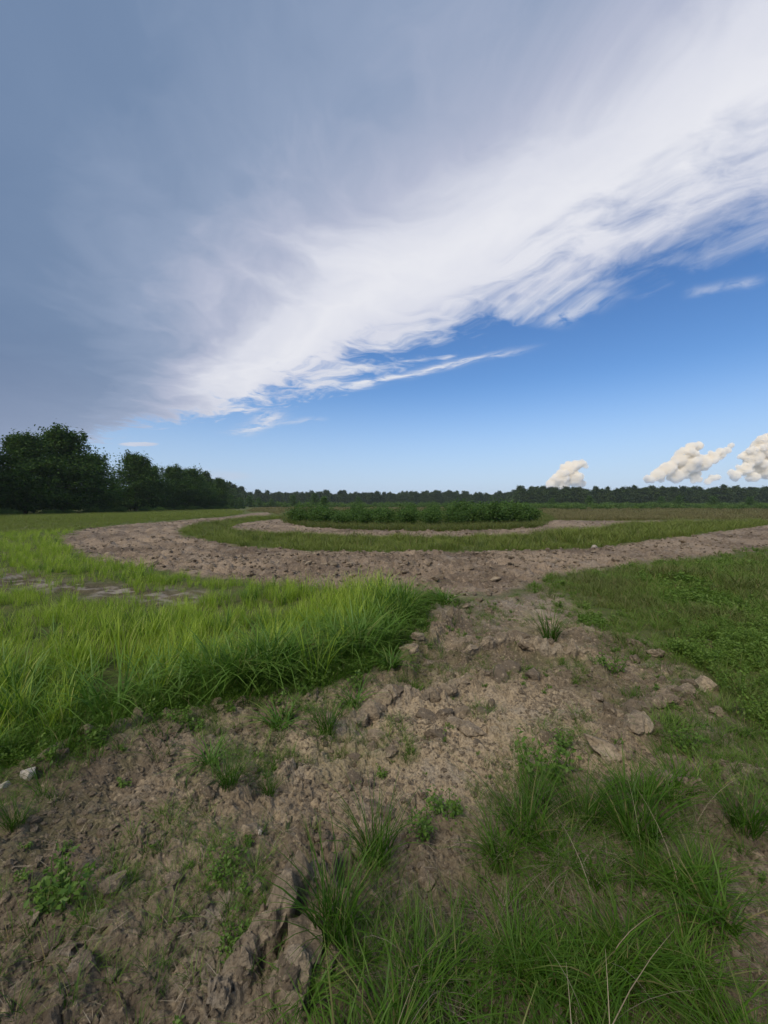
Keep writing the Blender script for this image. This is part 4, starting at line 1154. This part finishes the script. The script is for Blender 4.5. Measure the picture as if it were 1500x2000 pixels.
def clods():
    clay_slab('clay_slab', RIDGES[0][0], 0.11, 0.05, 301, 'long ridged slab of clay at the bottom of the picture')
    clay_slab('clay_slab', RIDGES[1][0], 0.08, 0.05, 311, 'short broken slab of clay beside the long ridge')
    clay_slab('clay_slab', RIDGES[6][0], 0.13, 0.06, 321, 'twisted ridge of clay in the middle of the dirt')
    clay_slab('clay_slab', RIDGES[4][0], 0.09, 0.07, 341, 'pale cracked clay ridge left of the centre')
    clay_slab('clay_slab', RIDGES[2][0], 0.08, 0.05, 351, 'grey clay ridge along the left grass edge')
    clay_slab('clay_slab', RIDGES[8][0], 0.08, 0.06, 361, 'clay ridge reaching the right grass')
    r = random.Random(15)
    big = [(270, 1420, .07), (300, 1410, .05), (170, 1450, .045), (380, 1400, .06), (395, 1475, .045), (420, 1380, .05), (470, 1370, .05), (345, 1445, .035), (425, 1440, .03), (450, 1438, .03),
           (680, 1322, .075), (615, 1362, .05), (645, 1415, .05), (720, 1355, .04), (735, 1442, .05), (800, 1290, .09), (835, 1300, .10), (815, 1270, .08), (865, 1232, .06), (872, 1222, .05),
           (900, 1270, .10), (930, 1275, .11), (945, 1270, .08), (960, 1240, .07), (910, 1190, .07), (935, 1180, .07), (955, 1200, .06), (1010, 1250, .11), (1030, 1280, .10), (1060, 1283, .09),
           (1100, 1280, .07), (1000, 1310, .10), (975, 1330, .10), (1040, 1330, .07), (770, 1372, .09), (740, 1385, .08), (800, 1362, .07), (860, 1360, .07), (880, 1355, .06), (830, 1400, .08),
           (870, 1400, .07), (905, 1395, .08), (940, 1390, .07), (960, 1380, .06), (890, 1430, .07), (920, 1440, .07), (850, 1450, .07), (730, 1460, .05), (690, 1480, .05), (760, 1480, .05),
           (1178, 1485, .085), (1250, 1452, .09), (1230, 1420, .06), (1190, 1400, .06), (1205, 1405, .05), (1165, 1370, .05), (1300, 1380, .08), (1280, 1385, .07), (1320, 1372, .06), (1400, 1395, .06), (1385, 1405, .05),
           (1240, 1265, .07), (1280, 1285, .08), (1325, 1340, .06), (1290, 1345, .06), (1345, 1350, .06), (1240, 1290, .06), (1180, 1290, .06), (1330, 1590, .06), (1400, 1610, .05),
           (500, 1880, .05), (560, 1820, .045), (625, 1770, .05), (470, 1940, .05), (590, 1900, .06), (570, 1960, .05), (400, 1790, .03), (200, 1830, .045), (150, 1850, .04), (90, 1870, .04), (60, 1830, .035),
           (640, 1665, .04), (340, 1750, .03), (230, 1730, .03), (120, 1900, .035), (160, 1920, .04), (700, 1690, .04), (830, 1720, .045), (860, 1580, .045), (760, 1600, .04), (720, 1540, .045), (690, 1530, .05)]
    g = GROUND[3]
    put_clods([(*G(px, py), s * r.uniform(0.95, 1.35), r.randrange(12), r.uniform(0, 6.28), r.uniform(-.4, .4), r.uniform(-.4, .4)) for px, py, s in big], g, CL)
    xy = sample(FRONT, lambda d: 30 if d < 4 else 10, 541, 9, 0.05); rr = np.random.default_rng(31); xy = xy[np.abs(xy[:, 0]) < xy[:, 1] * 0.98]
    xy = xy[xy[:, 1] > 1.1]
    rg = fbm(xy[:, 0] / 0.9, xy[:, 1] / 0.9, 3, 31); xy = xy[rg > -0.15]
    order = np.random.default_rng(2).permutation(len(xy))[:200]
    put_clods([(*xy[j], np.clip(rr.lognormal(-3.6, 0.35), 0.018, 0.06), rr.integers(0, 12), rr.uniform(0, 6.28), rr.normal(0, .3), rr.normal(0, .3)) for j in order], g, CL)
    # crumbs past counting
    xy = sample(FRONT, lambda d: 2600 if d < 4 else 1300 if d < 6 else 400, 543, 9, 0.0); xy = xy[np.abs(xy[:, 0]) < xy[:, 1] + 1]
    rg = fbm(xy[:, 0] / 0.5, xy[:, 1] / 0.5, 3, 33) + rr.normal(0, 0.25, len(xy)); xy = xy[rg > -0.1]; n = len(xy)
    sm = [clod_mesh('crumb', 960 + k, M_CLOD, 1) for k in range(6)]
    scatter('clay_crumbs', sm, on_ground(xy, 0.0), rr.uniform(0, 6.28, n), np.clip(rr.lognormal(-4.75, 0.5, n), 0.004, 0.028), rr.uniform(0, 1, n), 'small crumbs of clay', None, parent=g)
    for gid, poly, seed in ((1, OUTER, 545), (2, INNER, 547)):
        xy = sample(poly, lambda d: 30 if d < 13 else 16 if d < 25 else 4 if d < 45 else 0.5, seed, 60, 0.1)
        keep = poly_sd(FRONT, xy[:, 0], xy[:, 1]) < 0
        xy = xy[keep]; xy = xy[np.abs(xy[:, 0]) < xy[:, 1] * 1.1]; s = np.clip(rr.lognormal(-3.2, 0.42, len(xy)), 0.025, 0.12)
        app = s / np.hypot(xy[:, 0], xy[:, 1]); o = np.argsort(-app)
        nb = 250 if gid == 1 else 60
        put_clods([(*xy[j], s[j], rr.integers(0, 8), rr.uniform(0, 6.28), rr.normal(0, .3), rr.normal(0, .3)) for j in o[:nb]], GROUND[gid], CL_T)
        o = o[nb:]; n = len(o)
        scatter('loose_clods', CL_T, on_ground(xy[o], -0.01), rr.uniform(0, 6.28, n), s[o], rr.uniform(0, 1, n), 'loose clods turned up by the plough', None, parent=GROUND[gid])
    st = [clod_mesh('stone', 980 + k, M_STONE, 2, 0.9, 0.9) for k in range(3)]
    for k, (px, py, s, lab) in enumerate([(52, 1535, .045, 'larger white stone at the left edge beside the grass'), (10, 1552, .032, 'small white stone at the very left edge of the clay'),
                                          (507, 1655, .014, 'tiny pale pebble in the middle of the left clay'), (1232, 1192, .03, 'small white stone lying in the right grass'),
                                          (875, 1222, .045, 'pale upright stone at the tip of the left grass'), (1160, 1074, .12, 'white rock on the inner edge of the dirt track'),
                                          (860, 1104, .14, 'pale rock in the middle of the ploughed track')]):
        o = put_clods([(*G(px, py), s, k % 3, k * 1.3, 0.2 * k, 0.1)], None, st, 'stone', 0.2)[0]; tag(o, lab, 'stone', 'pale stones')


clods()


# ------------------------------------------------------------------ single tufts and weeds one can point to
def tufts():
    kf = [blade_mesh('tuft_blades', M_FINE, 110, 0.16, 0.36, 0.06, 0.0055, 0.55, 1000 + k, seg=5, lean=0.3, droop=0.1) for k in range(4)]
    kb = [blade_mesh('tuft_blades', M_LUSH, 60, 0.12, 0.26, 0.05, 0.011, 0.9, 1010 + k, seg=5, lean=0.5, droop=0.25) for k in range(3)]
    r = random.Random(21)
    L = [(545, 1428, 1.0, kb, 'dark broad-bladed grass tuft alone on the left clay'), (412, 1510, 0.7, kb, 'small grass tuft below the dark broad-bladed tuft, to its left'),
         (447, 1575, 0.65, kf, 'thin upright grass tuft left of the middle of the clay'), (525, 1560, 0.45, kf, 'tiny grass sprig right of the thin upright tuft'),
         (1025, 1655, 0.95, kf, 'leftmost tall fine tuft of the right foreground grass'), (1140, 1625, 0.95, kf, 'upright fine tuft between two others, behind the dead grass'),
         (1245, 1655, 1.15, kf, 'big bushy fine tuft at the back of the right foreground grass'), (1455, 1640, 0.85, kf, 'pale green tuft on its own at the right edge'),
         (765, 1312, 1.0, kb, 'dark tuft between the clods and the tall left grass'), (1075, 1255, 1.3, kf, 'pale tuft in the middle of the clay beyond the clay ridge'),
         (655, 1870, 0.95, kf, 'tall tuft right beside the clay ridge in the foreground'), (605, 1975, 0.55, kb, 'yellow-green tuft at the bottom edge by the clay ridge'),
         (868, 1182, 1.6, kb, 'spreading tuft at the tip of the tall left grass'), (690, 1380, 0.9, kb, 'loose tuft right of the dark broad-bladed tuft'),
         (640, 1440, 0.8, kf, 'faint tuft on the clay, below the loose tuft'), (735, 1700, 0.9, kf, 'tall thin tuft left of the right foreground grass'),
         (1050, 1590, 0.8, kf, 'tuft growing behind the leftmost tall fine tuft'), (30, 1640, 0.5, kf, 'short tuft at the left edge of the clay')]
    for px, py, s, kk, lab in L:
        x, y = G(px, py); z = float(height([x], [y])[0])
        o = link('grass_tuft', kk[r.randrange(len(kk))]); o.location = (x, y, z - 0.01); o.scale = (s, s, s); o.rotation_euler = (0, 0, r.uniform(0, 6.28))
        tag(o, lab, 'grass tuft', 'single grass tufts')
    kw = [weed_mesh('weed_leaves', M_WEED, 0.22, 1030 + k, 9, 0.03, 34, 0.12) for k in range(3)]
    W = [(1065, 1540, 1.0, 'bushy leafy weed behind the right foreground grass'), (118, 1790, 0.75, 'pale leafy weed alone on the clay at lower left'),
         (870, 1600, 0.6, 'small weed on the clay left of the foreground grass'), (1095, 1480, 0.55, 'little weed beside the two round clods'),
         (462, 1880, 0.45, 'green weed in the hollow behind the clay ridge'), (440, 1740, 0.5, 'low weed on the furrow above the clay ridge'),
         (1190, 1320, 0.8, 'small upright weed on the clay toward the right grass'), (1340, 1490, 0.7, 'weed right of the round clods'),
         (350, 1425, 0.6, 'small broad-leaved weed at the pale clods on the left'), (820, 1640, 0.5, 'dark sprout on the clay at the centre')]
    for k, (px, py, s, lab) in enumerate(W):
        x, y = G(px, py); z = float(height([x], [y])[0])
        o = link('weed_plant', kw[k % 3]); o.location = (x, y, z - 0.01); o.scale = (s, s, s); o.rotation_euler = (0, 0, r.uniform(0, 6.28))
        tag(o, lab, 'weed', 'single weeds')


tufts()


# ------------------------------------------------------------------ towering clouds far beyond the wood
def clouds():
    m, nt = new_mat('cloud')
    out = nt.nodes.new('ShaderNodeOutputMaterial'); pv = nt.nodes.new('ShaderNodeVolumePrincipled')
    pv.inputs['Color'].default_value = (1.0, 0.98, 0.935, 1); pv.inputs['Density'].default_value = 0.02; pv.inputs['Anisotropy'].default_value = -0.25
    nt.links.new(pv.outputs[0], out.inputs['Volume'])
    D = 14000.0
    bm = bmesh.new(); bmesh.ops.create_icosphere(bm, subdivisions=2, radius=1.0)
    IV = np.array([v.co[:] for v in bm.verts]); IF = np.array([[l.vert.index for l in f.loops] for f in bm.faces]); bm.free()
    def ctex(nm, size, depth):
        t = bpy.data.textures.new(nm, 'CLOUDS'); t.noise_scale = size; t.noise_depth = depth; t.noise_basis = 'VORONOI_F1' if depth < 2 else 'ORIGINAL_PERLIN'
        return t
    t_big, t_small = ctex('cloud_billow', 260.0, 1), ctex('cloud_curl', 110.0, 4)
    def cloud(label, cores, seed):
        r = np.random.default_rng(seed); V, F, off = [], [], 0
        x0 = (cores[0][0] - 750) / F_PX * D
        for (px, py, rp) in cores:
            c = np.array([(px - 750) / F_PX * D - x0, 0, (985 - py) / F_PX * D]); R = rp * 1.18 / F_PX * D
            for k in range(7):
                dv = r.normal(0, 1, 3); dv[1] *= 0.8; dv /= np.linalg.norm(dv); a = 0 if k == 0 else r.uniform(0.5, 0.9)
                V.append(c + dv * R * a + IV * R * (0.85 if k == 0 else r.uniform(0.3, 0.55))); F.append(IF + off); off += len(IV)
        me = mesh_np('cumulus_cloud', np.concatenate(V), np.concatenate(F), [m], True)
        o = link('cumulus_cloud', me); o.location = (x0, D, 0)
        md = o.modifiers.new('merge', 'REMESH'); md.mode = 'VOXEL'; md.voxel_size = 22.0; md.use_smooth_shade = True
        for nm, t, st in (('billow', t_big, -95.0), ('curl', t_small, 100.0)):
            md = o.modifiers.new(nm, 'DISPLACE'); md.texture = t; md.texture_coords = 'LOCAL'; md.strength = st; md.mid_level = 0.45
        tag(o, label, 'cloud', 'towering clouds on the horizon')
    cloud('small cream cumulus cloud, leftmost of the lit clouds over the wood', [(1075, 945, 10), (1085, 937, 12), (1098, 928, 13), (1112, 918, 13), (1126, 910, 10), (1138, 907, 8), (1120, 935, 15), (1100, 946, 12), (1135, 945, 8)], 51)
    cloud('large cream cumulus cloud with a tail rising to the right', [(1265, 935, 9), (1285, 928, 12), (1305, 915, 15), (1325, 900, 15), (1338, 886, 14), (1350, 874, 11), (1362, 872, 9), (1345, 908, 20), (1370, 905, 16), (1390, 895, 12),
           (1405, 888, 10), (1418, 880, 7), (1426, 870, 5), (1320, 930, 14), (1355, 928, 12)], 53)
    cloud('towering cream cumulus cloud cut by the right edge', [(1435, 928, 10), (1455, 915, 12), (1470, 895, 18), (1485, 875, 18), (1500, 880, 24), (1520, 868, 20), (1500, 915, 22), (1530, 905, 30), (1470, 932, 10), (1560, 890, 24)], 57)
    cloud('tiny pink cloud between the two largest clouds', [(1380, 940, 6), (1390, 934, 7), (1400, 932, 6)], 59)


clouds()


# ------------------------------------------------------------------ the air
def haze():
    me = bpy.data.meshes.new('haze'); bm = bmesh.new(); bmesh.ops.create_cube(bm, size=1.0); bm.to_mesh(me); bm.free()
    o = link('haze', me); o.scale = (3400, 3400, 23); o.location = (0, 0, 9.5)
    m, nt = new_mat('haze_air'); out = nt.nodes.new('ShaderNodeOutputMaterial'); pv = nt.nodes.new('ShaderNodeVolumePrincipled')
    pv.inputs['Color'].default_value = (0.72, 0.80, 0.95, 1); pv.inputs['Density'].default_value = 0.0002
    nt.links.new(pv.outputs[0], out.inputs['Volume']); me.materials.append(m)
    tag(o, 'thin blue evening haze over the fields', 'haze', None, 'stuff')


haze()
